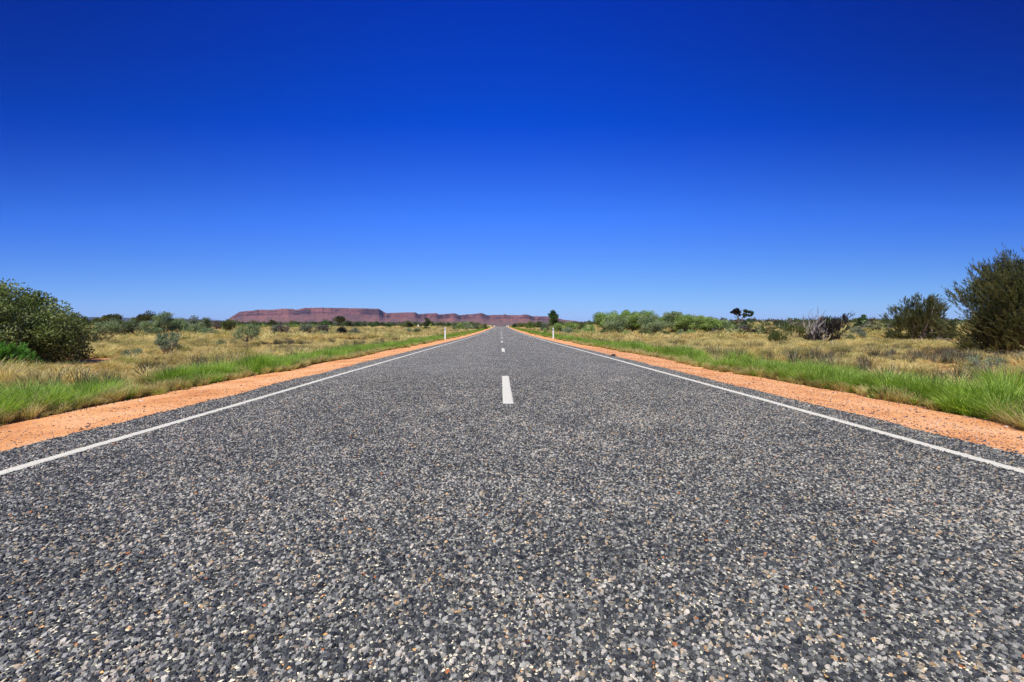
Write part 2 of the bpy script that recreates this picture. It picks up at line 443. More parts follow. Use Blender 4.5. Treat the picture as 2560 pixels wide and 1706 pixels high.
for k, (r, zf) in enumerate(((r1, -0.2), (r2, 0.85))):
    lx = r * np.cos(pa) * rad[:, None]; ly = r * np.sin(pa) * (rad * asp)[:, None]
    zz = top[:, None] * zf + (0 if k == 0 else 1) * (lx * tx[:, None] + ly * ty[:, None]) * 1.0
    V[:, k * 5:k * 5 + 5, 0] = lx; V[:, k * 5:k * 5 + 5, 1] = ly; V[:, k * 5:k * 5 + 5, 2] = zz
V[:, 10, 2] = top * 0.9
ca_, sa_ = np.cos(ang)[:, None], np.sin(ang)[:, None]
VX = V[..., 0] * ca_ - V[..., 1] * sa_ + cx[:, None]; VY = V[..., 0] * sa_ + V[..., 1] * ca_ + cyy[:, None]
VZ = V[..., 2] + prof(cyy)[:, None]
sv = np.stack([VX, VY, VZ], -1).reshape(-1, 3)
qf = np.array([[i, (i + 1) % 5, 5 + (i + 1) % 5, 5 + i] for i in range(5)]); tf = np.array([[5 + i, 5 + (i + 1) % 5, 10] for i in range(5)])
off = (np.arange(NS) * NV)[:, None, None] + len(v_road)
qall = (qf[None] + off).reshape(-1, 4); tall = (tf[None] + off).reshape(-1, 3)
flat = np.concatenate([f_road.ravel(), qall.ravel(), tall.ravel()])
sizes = np.concatenate([np.full(len(f_road), 4), np.full(len(qall), 4), np.full(len(tall), 3)])
mi = np.concatenate([np.zeros(len(f_road)), np.ones(len(qall) + len(tall))])
col = np.concatenate([np.full((len(v_road), 3), .1), np.repeat(scol, NV, 0)])
road = mesh_np("road", np.concatenate([v_road, sv]), flat, [M['road'], M['chip']], col=col, sizes=sizes, mat_idx=mi)
set_props(road, kind="structure")

def shoulder(side):
    cols = [3.3, 3.5, 3.7, 4.0, 4.4, 4.8, 5.3]
    cxs = np.array(cols if side > 0 else [-c for c in cols[::-1]])
    yy = ys[ys < 4000]
    A, B = np.meshgrid(cxs, yy)
    lift = np.where(np.abs(np.abs(A) - 5.3) < 0.01, -0.004, 0.007)
    o = mesh_np("gravel_shoulder", np.stack([A.ravel(), B.ravel(), (gz(A, B) + lift).ravel()], 1), grid_faces(len(cxs), len(yy)), M['gravel'], smooth=True)
    set_props(o, kind="structure")
shoulder(-1); shoulder(1)

def strip(name, cxx, hw, y0, y1, label=None, seed=1, taper=0.0):
    step = 0.012 if y0 < 4 and y1 > 30 else 0.02
    yv = np.unique(np.concatenate([[y0], np.arange(y0, min(y1, 12), step), np.arange(max(y0, min(y1, 12)), min(y1, 40), 0.1), ys[(ys > y0) & (ys < y1)], [y1]]))
    amp = np.clip(1 - yv / 60, 0, 1)
    jl = (noise2(yv * 45, yv * 0, seed, 2) - .5) * .014 * amp; jr = (noise2(yv * 45, yv * 0, seed + 9, 2) - .5) * .014 * amp
    n = 9
    f = np.linspace(0, 1, n)
    wob = (noise2(yv * 0.35, yv * 0 + 2, seed + 3, 2) - .5) * 0.03
    X = (cxx + wob - hw + jl)[:, None] * (1 - f) + (cxx + wob + hw + jr)[:, None] * f
    Y = np.repeat(yv[:, None], n, 1)
    relief = (noise2(X * 80, Y * 80, seed + 4, 2) - .5) * 0.003 * (Y < 12)
    Z = prof(Y) + 0.0045 + relief + np.where((f == 0) | (f == 1), -0.0035, 0)[None, :]
    o = mesh_np(name, np.stack([X.ravel(), Y.ravel(), Z.ravel()], 1), grid_faces(n, len(yv)), M['paint'])
    return set_props(o, kind="structure")
strip("edge_line", LINE_L, LW, 0.5, 420, seed=21)
strip("edge_line", LINE_R, LW, 0.5, 420, seed=51)
for i, (a, b) in enumerate(dashes()):
    strip("centre_line_dash", LINE_C, 0.062, a, b, seed=70 + i)

def in_view(x, y, m=1.5): return np.abs(x - 0.03 * y) < 1.22 * y + m + 3
# loose pebbles on the shoulders (uncountable)
def pebbles():
    N = 30000
    side = rng.choice([-1, 1], N); y = 1.8 + 20 * rng.random(N) ** 1.9
    u = rng.random(N)
    x = side * (3.60 + 1.6 * np.where(rng.random(N) < .6, u ** 2.6, u))
    kk = in_view(x, y) & ((side > 0) | (rng.random(N) < .45)); x, y, side = x[kk], y[kk], side[kk]; N = len(x)
    r = rng.uniform(0.0035, 0.009, N) * (1 + 1.0 * (rng.random(N) < .04))
    pal = np.array([[.10, .075, .075], [.16, .08, .055], [.34, .15, .08], [.55, .30, .18], [.55, .45, .36], [.09, .09, .10]])
    c = pal[rng.choice(6, N, p=[.2, .2, .2, .2, .1, .1])]
    ang = rng.uniform(0, 6.28, N)
    V = np.zeros((N, 11, 3))
    for k, zf in enumerate((-.2, .8)):
        rr = rng.uniform(.8, 1.2, (N, 5)) * (1 if k == 0 else .65)
        V[:, k * 5:k * 5 + 5, 0] = rr * np.cos(pa + ang[:, None]) * r[:, None]; V[:, k * 5:k * 5 + 5, 1] = rr * np.sin(pa + ang[:, None]) * r[:, None] * .8
        V[:, k * 5:k * 5 + 5, 2] = zf * r[:, None] * .8
    V[:, 10, 2] = r * .9
    V += np.stack([x, y, gz(x, y) + .007], 1)[:, None, :]
    o_ = (np.arange(N) * 11)[:, None, None]
    q = (qf[None] + o_).reshape(-1, 4); t = (tf[None] + o_).reshape(-1, 3)
    o = mesh_np("loose_gravel", V.reshape(-1, 3), np.concatenate([q.ravel(), t.ravel()]), M['pebble'], col=np.repeat(c, 11, 0),
                sizes=np.concatenate([np.full(len(q), 4), np.full(len(t), 3)]))
    set_props(o, "small loose stones strewn over the orange gravel shoulders", "gravel", kind="stuff")
pebbles()

# ------------------------------------------------------------------ distant ranges
SIL = [(540, 812), (556, 806), (568, 800.3), (580, 792), (592, 784.5), (599.5, 780), (612, 778.5), (635, 776.5), (645, 774.8), (684, 774.8), (706, 772), (732, 772.6), (739, 774.6), (747, 773.4),
       (762, 770.3), (805, 769.7), (863, 770.6), (940, 772.3), (948, 772.3), (955, 777.4), (965, 783.3), (990, 782.4), (1024, 781.3), (1040, 781.6), (1045, 785.9), (1070, 783.9),
       (1092, 783.3), (1098, 787.3), (1118, 785), (1135, 783.7), (1140, 784.5), (1148, 788.5), (1170, 786.4), (1191, 785), (1203, 783), (1208, 784.2), (1216, 788.5), (1245, 787.6), (1259, 787.4),
       (1261, 785.8), (1264, 785.8), (1266, 787.5), (1301, 788.5), (1310, 786.2), (1318, 786.8), (1330, 791), (1366, 791.3), (1400, 797), (1410, 799.8), (1440, 803), (1480, 808), (1510, 813)]
def mesa(name, sil, D, mat, nu, label, depth=900, talus=430, seed=0, cliff=0.72):
    sx = np.array([s[0] for s in sil], float); sy = np.array([s[1] for s in sil], float)
    u = np.linspace(sx[0], sx[-1], nu)
    top = np.interp(u, sx, sy) + (noise2(u / 5, u * 0, seed + 20, 3) - .5) * 1.3
    # lateral world position and summit height
    X = np.array([(CAM_X + pix_dir(a, 818)[0] / pix_dir(a, 818)[1] * D) for a in u])
    s = D / 6000.0
    gull = noise2(u / 38, u * 0, seed + 1, 3); gull2 = noise2(u / 7, u * 0, seed + 2, 3)
    # ravines where the skyline steps down
    steps = [948, 1042, 1095, 1143, 1212, 1326]
    recess = np.zeros(nu)
    if seed == 0:
        for q in steps: recess += 220 * np.exp(-((u - q - 14) / 11.0) ** 2)
    c = (talus + 130 * (gull - .5) + 45 * (gull2 - .5) + recess) * s
    Hh = np.array([z_of(a, b, D + 0.0) for a, b in zip(top, u)])
    v = np.concatenate([np.linspace(0, 0.86, 22), np.linspace(0.9, 1.12, 16), np.linspace(1.2, 1.6, 5), [2.2, 3.2]])
    Z = np.zeros((len(v), nu)); Y = np.zeros_like(Z); XX_ = np.zeros_like(Z)
    for j, vv in enumerate(v):
        fan = talus * s * (1 - min(vv, 1)) + c * min(vv, 1)      # gullies fade out towards the toe
        cl = fan * vv if vv <= 1.12 else fan * 1.12 + (vv - 1.12) * depth * s * .5
        t = np.clip(vv, 0, .9) / .9
        prof_t = cliff * (t ** 1.35)
        ledge = 0.03 * (noise2(u / 9 + 50, u * 0 + vv * 5, seed + 4, 3) - .5)
        rill = -0.16 * np.abs(noise2(u / 8 + vv * 3.2 * np.sign(np.sin(u / 60)), u * 0 + vv * .8, seed + 8, 4) - .5) * np.sin(np.pi * min(t, 1))
        k1 = 0.14 * sstep(.91, .955, vv); k2 = 0.09 * sstep(.99, 1.02, vv + (gull2 - .5) * .05); k3 = 0.05 * sstep(1.05, 1.12, vv)
        hfrac = prof_t + ledge * (t < 1) * np.sin(np.pi * t) + rill + k1 + k2 + k3
        Z[j] = Hh * hfrac / (cliff + .28) * 1.0
        # keep the summit line at the photographed angle although it stands further back
        dist = D + cl
        Z[j] = Z[j] * (1 + (cl / D) * np.clip((vv - .9) / .2, 0, 1))
        Y[j] = dist; XX_[j] = X * dist / D
    Z[0] = -5
    o = mesh_np(name, np.stack([XX_.ravel(), Y.ravel(), Z.ravel()], 1), grid_faces(nu, len(v)), mat)
    set_props(o, label, "mesa" , kind="structure")
    return o
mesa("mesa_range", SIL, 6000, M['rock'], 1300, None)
SILB = [(60, 805), (90, 796), (120, 793.6), (190, 793), (260, 793.2), (300, 794.5), (340, 795.5), (360, 796.5), (470, 798), (500, 800), (560, 802), (600, 806), (640, 811), (650, 814)]
mesa("far_hills", SILB, 12500, M['farrock'], 260, None, seed=40, talus=300)

# ------------------------------------------------------------------ plant kit
class MB:
    def __init__(s): s.v = []; s.q = []; s.c = []; s.n = 0
    def add(s, v, q, c):
        s.v.append(v); s.q.append(q + s.n); s.c.append(c); s.n += len(v)
    def build(s, name, mat, parent=None, link=True):
        o = mesh_np(name, np.concatenate(s.v), np.concatenate(s.q), mat, col=np.concatenate(s.c), link=link)
        if parent is not None: o.parent = parent
        return o

def unit(a): return a / (np.linalg.norm(a, axis=-1, keepdims=True) + 1e-9)
def rand_dir(r, n): return unit(r.normal(size=(n, 3)))

def leaf_quads(mb, r, pos, d, length, width, col):
    """diamond leaves: pos Nx3, d unit Nx3"""
    n = len(pos); length = np.broadcast_to(length, n)[:, None]; width = np.broadcast_to(width, n)[:, None]
    s = unit(np.cross(d, rand_dir(r, n)))
    v = np.stack([pos, pos + d * length * .45 + s * width * .5, pos + d * length, pos + d * length * .45 - s * width * .5], 1).reshape(-1, 3)
    q = np.arange(n * 4).reshape(-1, 4)
    mb.add(v, q, np.repeat(col, 4, 0))

def tube(mb, pts, r0, r1, col=(.5, .5, .5), sides=5):
    pts = np.asarray(pts, float); n = len(pts)
    tan = unit(np.gradient(pts, axis=0))
    a = unit(np.cross(tan, np.array([0.31, 0.2, 0.93]))); b = np.cross(tan, a)
    rr = np.linspace(r0, r1, n)[:, None, None]
    th = np.arange(sides) * 2 * math.pi / sides
    ring = pts[:, None] + rr * (np.cos(th)[None, :, None] * a[:, None] + np.sin(th)[None, :, None] * b[:, None])
    i = np.arange(n - 1)[:, None] * sides; j = np.arange(sides)[None]; k = (j + 1) % sides
    q = np.stack([i + j, i + k, i + k + sides, i + j + sides], -1).reshape(-1, 4)
    mb.add(ring.reshape(-1, 3), q, np.tile(col, (n * sides, 1)))

def bent(r, a, b, n=6, wob=.08, lift=0.0):
    a = np.asarray(a, float); b = np.asarray(b, float)
    t = np.linspace(0, 1, n)[:, None]; L = np.linalg.norm(b - a)
    w = r.normal(size=(n, 3)) * wob * L * np.sin(np.pi * t) * .6
    mid = np.array([0, 0, lift * L]) * np.sin(np.pi * t)
    return a + (b - a) * t + w + mid

COL = dict(
    greygreen=[(.115, .150, .070), (.165, .200, .095), (.20, .235, .135)],
    lime=[(.18, .26, .065), (.28, .38, .10), (.37, .47, .16)],
    palegreen=[(.18, .235, .10), (.26, .32, .15), (.34, .39, .21)],
    broad=[(.095, .125, .032), (.170, .205, .055), (.250, .280, .105)],
    dark=[(.040, .062, .026), (.062, .090, .034), (.090, .115, .045)],
    deepgreen=[(.040, .080, .022), (.065, .125, .030), (.095, .165, .045)],
    needle=[(.055, .066, .028), (.100, .108, .038), (.160, .150, .048)],
    brown=[(.085, .070, .035), (.12, .095, .045), (.15, .125, .06)],
    salt=[(.16, .21, .12), (.235, .285, .17), (.32, .36, .24)],
    olive=[(.085, .105, .035), (.125, .150, .045), (.175, .20, .065)],
    yellowgreen=[(.14, .19, .035), (.20, .25, .05), (.26, .30, .075)],
    bright=[(.10, .23, .035), (.14, .31, .045), (.19, .38, .06)],
    mauve=[(.12, .10, .085), (.17, .145, .12), (.22, .19, .16)],
    bluegrey=[(.12, .145, .095), (.17, .20, .13), (.23, .255, .18)],
    charcoal=[(.018, .016, .015), (.030, .025, .022), (.050, .040, .033)],
)
def pick_cols(r, key, n):
    p = np.array(COL[key]); t = r.random(n) * (len(p) - 1); i = t.astype(int); f = (t - i)[:, None]
    return p[i] * (1 - f) + p[np.minimum(i + 1, len(p) - 1)] * f

def clump_centres(r, style, w, h, n):
    """w = half width, h = height"""
    if style == 'umbrella':
        a = r.uniform(0, 6.283, n); q = np.sqrt(r.random(n))
        z = h * (.66 + .26 * (1 - q ** 2) * r.uniform(.7, 1, n) + .05 * r.normal(size=n))
        return np.stack([np.cos(a) * q * w * .86, np.sin(a) * q * w * .8, z], 1)
    if style == 'vase':
        a = r.uniform(0, 6.283, n); zt = r.uniform(.25, .93, n) ** .8
        q = np.sqrt(r.uniform(.15, 1, n)) * (.45 + .5 * np.sin(np.pi * np.clip(zt * .85, 0, 1)))
        return np.stack([np.cos(a) * q * w, np.sin(a) * q * w * .9, zt * h], 1)
    if style == 'tree':
        d = rand_dir(r, n); q = r.uniform(.35, .92, n)[:, None]
        return np.array([0, 0, h * .62]) + d * q * np.array([w * .9, w * .85, h * .36])
    if style == 'fan':
        a = r.uniform(0, 6.283, n); e = np.arcsin(r.uniform(.04, 1, n)); q = r.uniform(.28, .93, n) ** .7
        d = np.stack([np.cos(e) * np.cos(a), np.cos(e) * np.sin(a), np.sin(e)], 1)
        q = q * (1 + .30 * np.sin(2 * e))      # full shoulders: broad at mid height
        return d * np.minimum(q, 1.12)[:, None] * np.array([w * .92, w * .80, h * .93]) * (1 + .10 * r.normal(size=n))[:, None]
    # dome resting near the ground
    d = rand_dir(r, n); d[:, 2] = np.abs(d[:, 2]) * 1.0; q = r.uniform(.35, .9, n)[:, None] ** .7
    return d * q * np.array([w * .92, w * .88, h * .80]) + np.array([0, 0, h * .10])

def make_plant(name, x, y, w, h, style, ckey, seed, label, cat, group=None, leafk=1.0, density=1.0, bark='bark', needle=False, rough=.42, lean=0.0, Zd=None, clumps=None, sink=0.03, cap=60000):
    r = np.random.default_rng(seed)
    t = empty(name, (x, y, float(gz(x, y)) - sink), label, cat, group)
    t.rotation_euler = (0, 0, 0)
    dist = math.hypot(x, y)
    px = dist / FPX                      # metres per photo pixel at this distance
    area = (2 * w / px) * (h / px)
    nC = clumps or int(np.clip(area / 55, 9, 150))
    C = clump_centres(r, style, w, h, nC)
    C[:, 0] += lean * C[:, 2]
    rc = rough * (w * w * h) ** (1 / 3) * (12.0 / nC) ** .30
    L = max(0.045 if not needle else .12, px * (2.3 if not needle else 4.2)) * leafk
    nl = int(np.clip(area * 2.6 * density / leafk, 500, cap))
    idx = r.integers(0, nC, nl)
    cscale = r.uniform(.65, 1.25, nC)
    off = rand_dir(r, nl) * (r.random(nl) ** .45)[:, None]
    flat = .62 if style == 'umbrella' else .8
    pos = C[idx] + off * (rc * cscale[idx])[:, None] * np.array([1, 1, flat])
    keepz = pos[:, 2] > 0.02 * h
    pos, idx, off = pos[keepz], idx[keepz], off[keepz]; nl = len(pos)
    ccol = pick_cols(r, ckey, nC)
    col = ccol[idx] * r.uniform(.75, 1.3, (nl, 1))
    mb = MB()
    if needle:
        # sprays: a twig leaves each clump outwards, its needles lie close along it
        nt = max(40, nl // 16); ti = r.integers(0, nC, nt)
        tw = unit(unit(C[ti] + np.array([0, 0, .35 * h])) * 1.1 + rand_dir(r, nt) * .5)
        t0 = C[ti] + rand_dir(r, nt) * (r.random(nt) ** .5 * rc)[:, None] * cscale[ti][:, None] * .8
        t0[:, 2] = np.maximum(t0[:, 2], .03 * h)
        tl = rc * r.uniform(.5, 1.1, nt)
        k = r.integers(0, nt, nl); f = r.random(nl)[:, None]
        pos = t0[k] + tw[k] * tl[k][:, None] * f + rand_dir(r, nl) * px * .6
        ax = unit(tw[k] + rand_dir(r, nl) * .38)
        tcol = pick_cols(r, ckey, nt) * r.uniform(.8, 1.25, (nt, 1))
        leaf_quads(mb, r, pos, ax, L * r.uniform(.6, 1.4, nl), max(L * .13, px * .55), tcol[k] * r.uniform(.8, 1.2, (nl, 1)))
    else:
        d = unit(off * .5 + rand_dir(r, nl) + np.array([0, 0, .15]))
        leaf_quads(mb, r, pos, d, L * r.uniform(.7, 1.3, nl), L * .55, col)
    fo = mb.build("crown" if cat == 'tree' else "foliage", M['leaf'], t)
    sb = MB(); rt = max(.012 * h + .008, px * .45)
    if style in ('tree', 'umbrella'):
        fork = np.array([lean * h * .2, 0, h * (.32 if style == 'tree' else .34)])
        tube(sb, bent(r, (0, 0, -.05), fork, 5, .07), rt * 1.9, rt * 1.35)
        for c in C[r.permutation(nC)[:min(nC, 16)]]:
            tube(sb, bent(r, fork * r.uniform(.75, 1.0), c, 6, .10, -.03), rt * 1.0, rt * .25)
    else:
        ns = int(np.clip(nC, 6, 26))
        for c in C[r.permutation(nC)[:ns]]:
            b0 = np.array([r.normal() * w * .10, r.normal() * w * .10, -.04])
            tube(sb, bent(r, b0, c * (1.12 if needle else 1), 6, .09, -.05), rt * r.uniform(.6, 1.1) * (1.5 if needle else 1), rt * .3)
    sb.build("trunk" if cat == 'tree' else "stems", M[bark], t)
    return t, C

def make_dead(name, x, y, w, h, seed, label, cat, group=None, mat='greybark', n=40, lean=0.0, low=False, thick=1.0):
    r = np.random.default_rng(seed)
    t = empty(name, (x, y, float(gz(x, y)) - .02), label, cat, group)
    px = math.hypot(x, y) / FPX
    sb = MB(); tw = MB()
    rt = max(.012 * h, px * .42) * thick
    for i in range(max(4, n // 5)):
        a = r.uniform(0, 6.283); q = r.uniform(.3, 1)
        zt = h * (r.uniform(.5, 1) if not low else r.uniform(.15, .9) * (1.15 - q))
        e = np.array([math.cos(a) * q * w + lean * zt, math.sin(a) * q * w * .8, zt])
        b = bent(r, (r.normal() * w * .08, r.normal() * w * .08, -.03), e, 8, .16, -.06 if not low else .12)
        tube(sb, b, rt * r.uniform(.7, 1.2), rt * .3, sides=4)
        for k in range(5):
            j = r.integers(2, 8); st = b[min(j, 7)]
            d = unit(rand_dir(r, 1)[0] * .9 + unit(e) + np.array([0, 0, .3 if not low else -.05])) * h * r.uniform(.12, .35)
            tube(sb, bent(r, st, st + d, 4, .14), rt * .4, rt * .15, sides=3)
    sb.build("branches", M[mat], t)
    return t

def blade_clump(r, n, R, Hh, wd, pal, spread=.6, seg=3, tipcol=None, base=.35):
    """grass tussock: curved tapering blades"""
    mb = MB()
    a = r.uniform(0, 6.283, n); q = np.sqrt(r.random(n)) * R * base
    b0 = np.stack([np.cos(a) * q, np.sin(a) * q, np.zeros(n)], 1)
    hh = Hh * r.uniform(.5, 1.05, n); out = spread * R * r.uniform(.2, 1.15, n)
    a2 = a + r.normal(size=n) * .6
    dirh = np.stack([np.cos(a2), np.sin(a2), np.zeros(n)], 1)
    side = np.stack([-np.sin(a2 + r.normal(size=n) * .9), np.cos(a2), np.zeros(n)], 1); side = unit(side)
    ts = np.linspace(0, 1, seg + 1)
    V = []
    for t in ts:
        p = b0 + dirh * (out * (t ** 1.7))[:, None] + np.array([0, 0, 1.]) * (hh * (t - .22 * t ** 3 * (out / (hh + .01)).clip(0, 1.4)))[:, None]
        wv = wd * (1 - t) ** .7 * .5 + wd * .06
        V += [p - side * wv, p + side * wv]
    V = np.stack(V, 1)  # n x 2(seg+1) x 3
    k = 2 * (seg + 1)
    q_ = np.concatenate([np.array([[2 * i, 2 * i + 1, 2 * i + 3, 2 * i + 2]]) for i in range(seg)])
    Q = (q_[None] + (np.arange(n) * k)[:, None, None]).reshape(-1, 4)
    pal = np.array(pal); c = pal[r.integers(0, len(pal), n)] * r.uniform(.8, 1.2, (n, 1))
    C_ = np.repeat(c[:, None], k, 1)
    if tipcol is not None:
        tt = np.repeat(ts, 2)[None, :, None] ** 2
        C_ = C_ * (1 - tt * .6) + np.array(tipcol) * tt * .6
    mb.add(V.reshape(-1, 3), Q, C_.reshape(-1, 3))
    return mb

def scatter(name, sources, x, y, sc, label, cat, seed=0, tilt=.12, lift=0.0, zs=None):
    r = np.random.default_rng(seed)
    n = len(x)
    colx = bpy.data.collections.new("source_" + name)
    for s in sources: colx.objects.link(s)
    me = bpy.data.meshes.new(name); me.vertices.add(n)
    me.vertices.foreach_set("co", np.stack([x, y, gz(x, y) + lift], 1).astype(np.float32).ravel())
    a = me.attributes.new("rot", 'FLOAT_VECTOR', 'POINT')
    a.data.foreach_set("vector", np.stack([r.normal(size=n) * tilt, r.normal(size=n) * tilt, r.uniform(0, 6.283, n)], 1).astype(np.float32).ravel())
    a = me.attributes.new("scl", 'FLOAT_VECTOR', 'POINT')
    s3 = np.stack([sc, sc, sc * (r.uniform(.8, 1.2, n) if zs is None else zs)], 1)
    a.data.foreach_set("vector", s3.astype(np.float32).ravel())
    a = me.attributes.new("idx", 'INT', 'POINT'); a.data.foreach_set("value", r.integers(0, len(sources), n).astype(np.int32))
    o = bpy.data.objects.new(name, me); scene.collection.objects.link(o)
    ng = bpy.data.node_groups.new("scatter_" + name, 'GeometryNodeTree')
    ng.interface.new_socket("Geometry", in_out='INPUT', socket_type='NodeSocketGeometry')
    ng.interface.new_socket("Geometry", in_out='OUTPUT', socket_type='NodeSocketGeometry')
    N, Lk = ng.nodes, ng.links
    gi, go = N.new("NodeGroupInput"), N.new("NodeGroupOutput")
    ip = N.new("GeometryNodeInstanceOnPoints"); ci = N.new("GeometryNodeCollectionInfo")
    ci.inputs["Collection"].default_value = colx; ci.inputs["Separate Children"].default_value = True; ci.inputs["Reset Children"].default_value = True
    ip.inputs["Pick Instance"].default_value = True
    Lk.new(gi.outputs[0], ip.inputs["Points"]); Lk.new(ci.outputs[0], ip.inputs["Instance"])
    for nm, dt, sock in (("rot", 'FLOAT_VECTOR', "Rotation"), ("scl", 'FLOAT_VECTOR', "Scale"), ("idx", 'INT', "Instance Index")):
        na = N.new("GeometryNodeInputNamedAttribute"); na.data_type = dt; na.inputs["Name"].default_value = nm
        Lk.new(na.outputs["Attribute"], ip.inputs[sock])
    Lk.new(ip.outputs[0], go.inputs[0])
    md = o.modifiers.new("scatter", 'NODES'); md.node_group = ng
    set_props(o, label, cat, kind="stuff")
    return o

# ------------------------------------------------------------------ grasses
def far_bush(r, key, n=260):
    mb = MB(); nC = 9; C = clump_centres(r, 'dome', 1.3, 2.3, nC); i = r.integers(0, nC, n)
    pos = C[i] + rand_dir(r, n) * (r.random(n) ** .5)[:, None] * .55; pos[:, 2] = np.abs(pos[:, 2])
    leaf_quads(mb, r, pos, unit(rand_dir(r, n) + np.array([0, 0, .2])), .42, .26, pick_cols(r, key, nC)[i] * r.uniform(.8, 1.25, (n, 1)))
    return mb.build("scrub_" + key, M['leaf'], link=False)
rg = np.random.default_rng(21)
DRY = [(.72, .58, .20), (.80, .67, .28), (.62, .50, .165), (.82, .70, .39), (.46, .36, .16), (.60, .52, .21)]
GRN = [(.18, .32, .024), (.25, .41, .034), (.32, .47, .05), (.12, .25, .022), (.42, .52, .09)]
MIX = [(.40, .44, .11), (.56, .48, .18), (.32, .42, .08), (.62, .50, .22), (.44, .28, .14)]
OLV = [(.44, .44, .14), (.54, .50, .18), (.36, .34, .11), (.62, .54, .22)]
dry_near = [blade_clump(rg, 170, .40, .27, .0075, OLV if _ == 1 else DRY, .95).build("dry_tussock", M['dry'], link=False) for _ in range(5)]
dry_far = [blade_clump(rg, 110, .42, .30, .022, OLV if _ == 2 else DRY, .95, 2).build("dry_tussock_far", M['dry'], link=False) for _ in range(4)]
grn_near = [blade_clump(rg, 150, .27, .35, .0095, GRN, 1.05, tipcol=(.34, .42, .12)).build("green_tussock", M['grass'], link=False) for _ in range(5)]
grn_far = [blade_clump(rg, 70, .26, .34, .018, GRN, .8, 2).build("green_tussock_far", M['grass'], link=False) for _ in range(3)]
mix_near = [blade_clump(rg, 90, .16, .20, .0075, MIX, .95, tipcol=(.6, .5, .25)).build("seed_tuft", M['dry'], link=False) for _ in range(4)]

def mound(r, n, R_, H_, wd, pal):
    mb = MB(); d = rand_dir(r, n); d[:, 2] = np.abs(d[:, 2]); L = r.uniform(.7, 1.08, n)[:, None]
    tip = d * L * np.array([R_, R_, H_]); b0 = d * np.array([.25, .25, .1]) * R_
    sd = unit(np.cross(d, rand_dir(r, n))) * wd; mid = b0 * .45 + tip * .55 + np.array([0, 0, .04]) * R_
    V_ = np.stack([b0 - sd * .5, b0 + sd * .5, mid + sd * .4, tip, mid - sd * .4], 1).reshape(-1, 3)
    i = np.arange(n)[:, None] * 5
    Q_ = np.concatenate([i + np.array([[0, 1, 2, 4]]), i + np.array([[4, 2, 3, 3]])]) if False else np.concatenate([i + np.array([[0, 1, 2, 4]])])
    pal = np.array(pal); c = pal[r.integers(0, len(pal), n)] * r.uniform(.7, 1.15, (n, 1))
    mb.add(V_, Q_, np.repeat(c, 5, 0))
    s0 = np.stack([mid - sd * .4, mid + sd * .4, tip + sd * .08, tip - sd * .08], 1).reshape(-1, 3)
    mb.add(s0, np.arange(n * 4).reshape(-1, 4), np.repeat(c * 1.15, 4, 0))
    return mb
mound_near = [mound(rg, 900, .34, .26, .0055, p).build("spinifex_mound", M['dry'], link=False) for p in (DRY, OLV, DRY, [(.50, .43, .17), (.40, .36, .14), (.60, .52, .24)])]
mound_far = [mound(rg, 260, .38, .32, .024, p).build("spinifex_mound_far", M['dry'], link=False) for p in (DRY, OLV, DRY)]
def sample_side(n, xa, xb, ya, yb, r, p=1.0):
    y = ya + (yb - ya) * r.random(n) ** p
    x = r.uniform(xa, xb, n) * r.choice([-1, 1], n)
    k = in_view(x, y); return x[k], y[k]

def grn_edge(y, side):     # inner and outer limits of the green verge
    yin = 4.85 + 1.0 * (noise2(y * .75, y * 0 + side * 7, 61, 3) - .5)
    yout = 6.75 + .9 * (noise2(y * .25, y * 0 + side * 3, 67, 3) - .5)
    return yin, yout
# green verge strip
def green(n, ya, yb, src, name, smin, smax, seed, p, label):
    r = np.random.default_rng(seed)
    y = ya + (yb - ya) * r.random(n) ** p; side = r.choice([-1., 1.], n)
    a, b = grn_edge(y, side)
    u = r.random(n)
    x = side * (a + (b - a) * u)
    k = in_view(x, y, 2) & (noise2(x * .9, y * .55, 71, 3) > .40)
    x, y, u = x[k], y[k], u[k]
    s = r.uniform(smin, smax, len(x)) * (.55 + .6 * np.clip(u * 2.4, 0, 1)) * (.75 + .55 * noise2(x * .6, y * .6, 77, 2))
    scatter(name, src, x, y, s, label, "grass", seed)
green(5600, 3.0, 45, grn_near, "green_verge_grass", .45, 1.15, 5, 1.5, "lush green grass growing in strips along both gravel shoulders")
green(5000, 45, 330, grn_far, "distant_verge_grass", .8, 1.25, 6, 1.6, "far green verge grass narrowing towards the vanishing point")
# paler tufts standing among the green
r_ = np.random.default_rng(18); n = 2600
y_ = 3 + 90 * r_.random(n) ** 1.6; sd = r_.choice([-1., 1.], n); a_, b_ = grn_edge(y_, sd)
x_ = sd * (a_ + (b_ - a_) * r_.random(n)); k_ = in_view(x_, y_, 2) & (noise2(x_ * 1.2, y_ * .7, 83, 3) > .50)
scatter("verge_seed_grass", mix_near, x_[k_], y_[k_], r_.uniform(.7, 1.35, k_.sum()), "pale seed headed grass mixed into the green verge", "grass", 19)
# yellowish seed tufts on the inner fringe
r_ = np.random.default_rng(8); n = 2300
y_ = 3 + 70 * r_.random(n) ** 1.7; sd = r_.choice([-1., 1.], n); a_, b_ = grn_edge(y_, sd)
x_ = sd * (a_ + np.abs(r_.normal(size=n)) * .20 - .10); k_ = in_view(x_, y_, 2) & (noise2(x_ * 2, y_ * 1.1, 79, 2) > .35)
scatter("verge_fringe_grass", mix_near, x_[k_], y_[k_], r_.uniform(.35, 1.05, k_.sum()), "short yellowing seed grass fringing the orange gravel", "grass", 9)
# bare shaded soil under the big bushes
BARE = []
for px_, py_, er in ((40, 914, 2.4), (14, 932, .8), (2540, 888, 3.2), (2312, 856, 2.4), (2080, 864, 1.2), (420, 892, .3)):
    ex, ey = ground_at(px_, py_); BARE.append((ex, ey - er * .25, er))
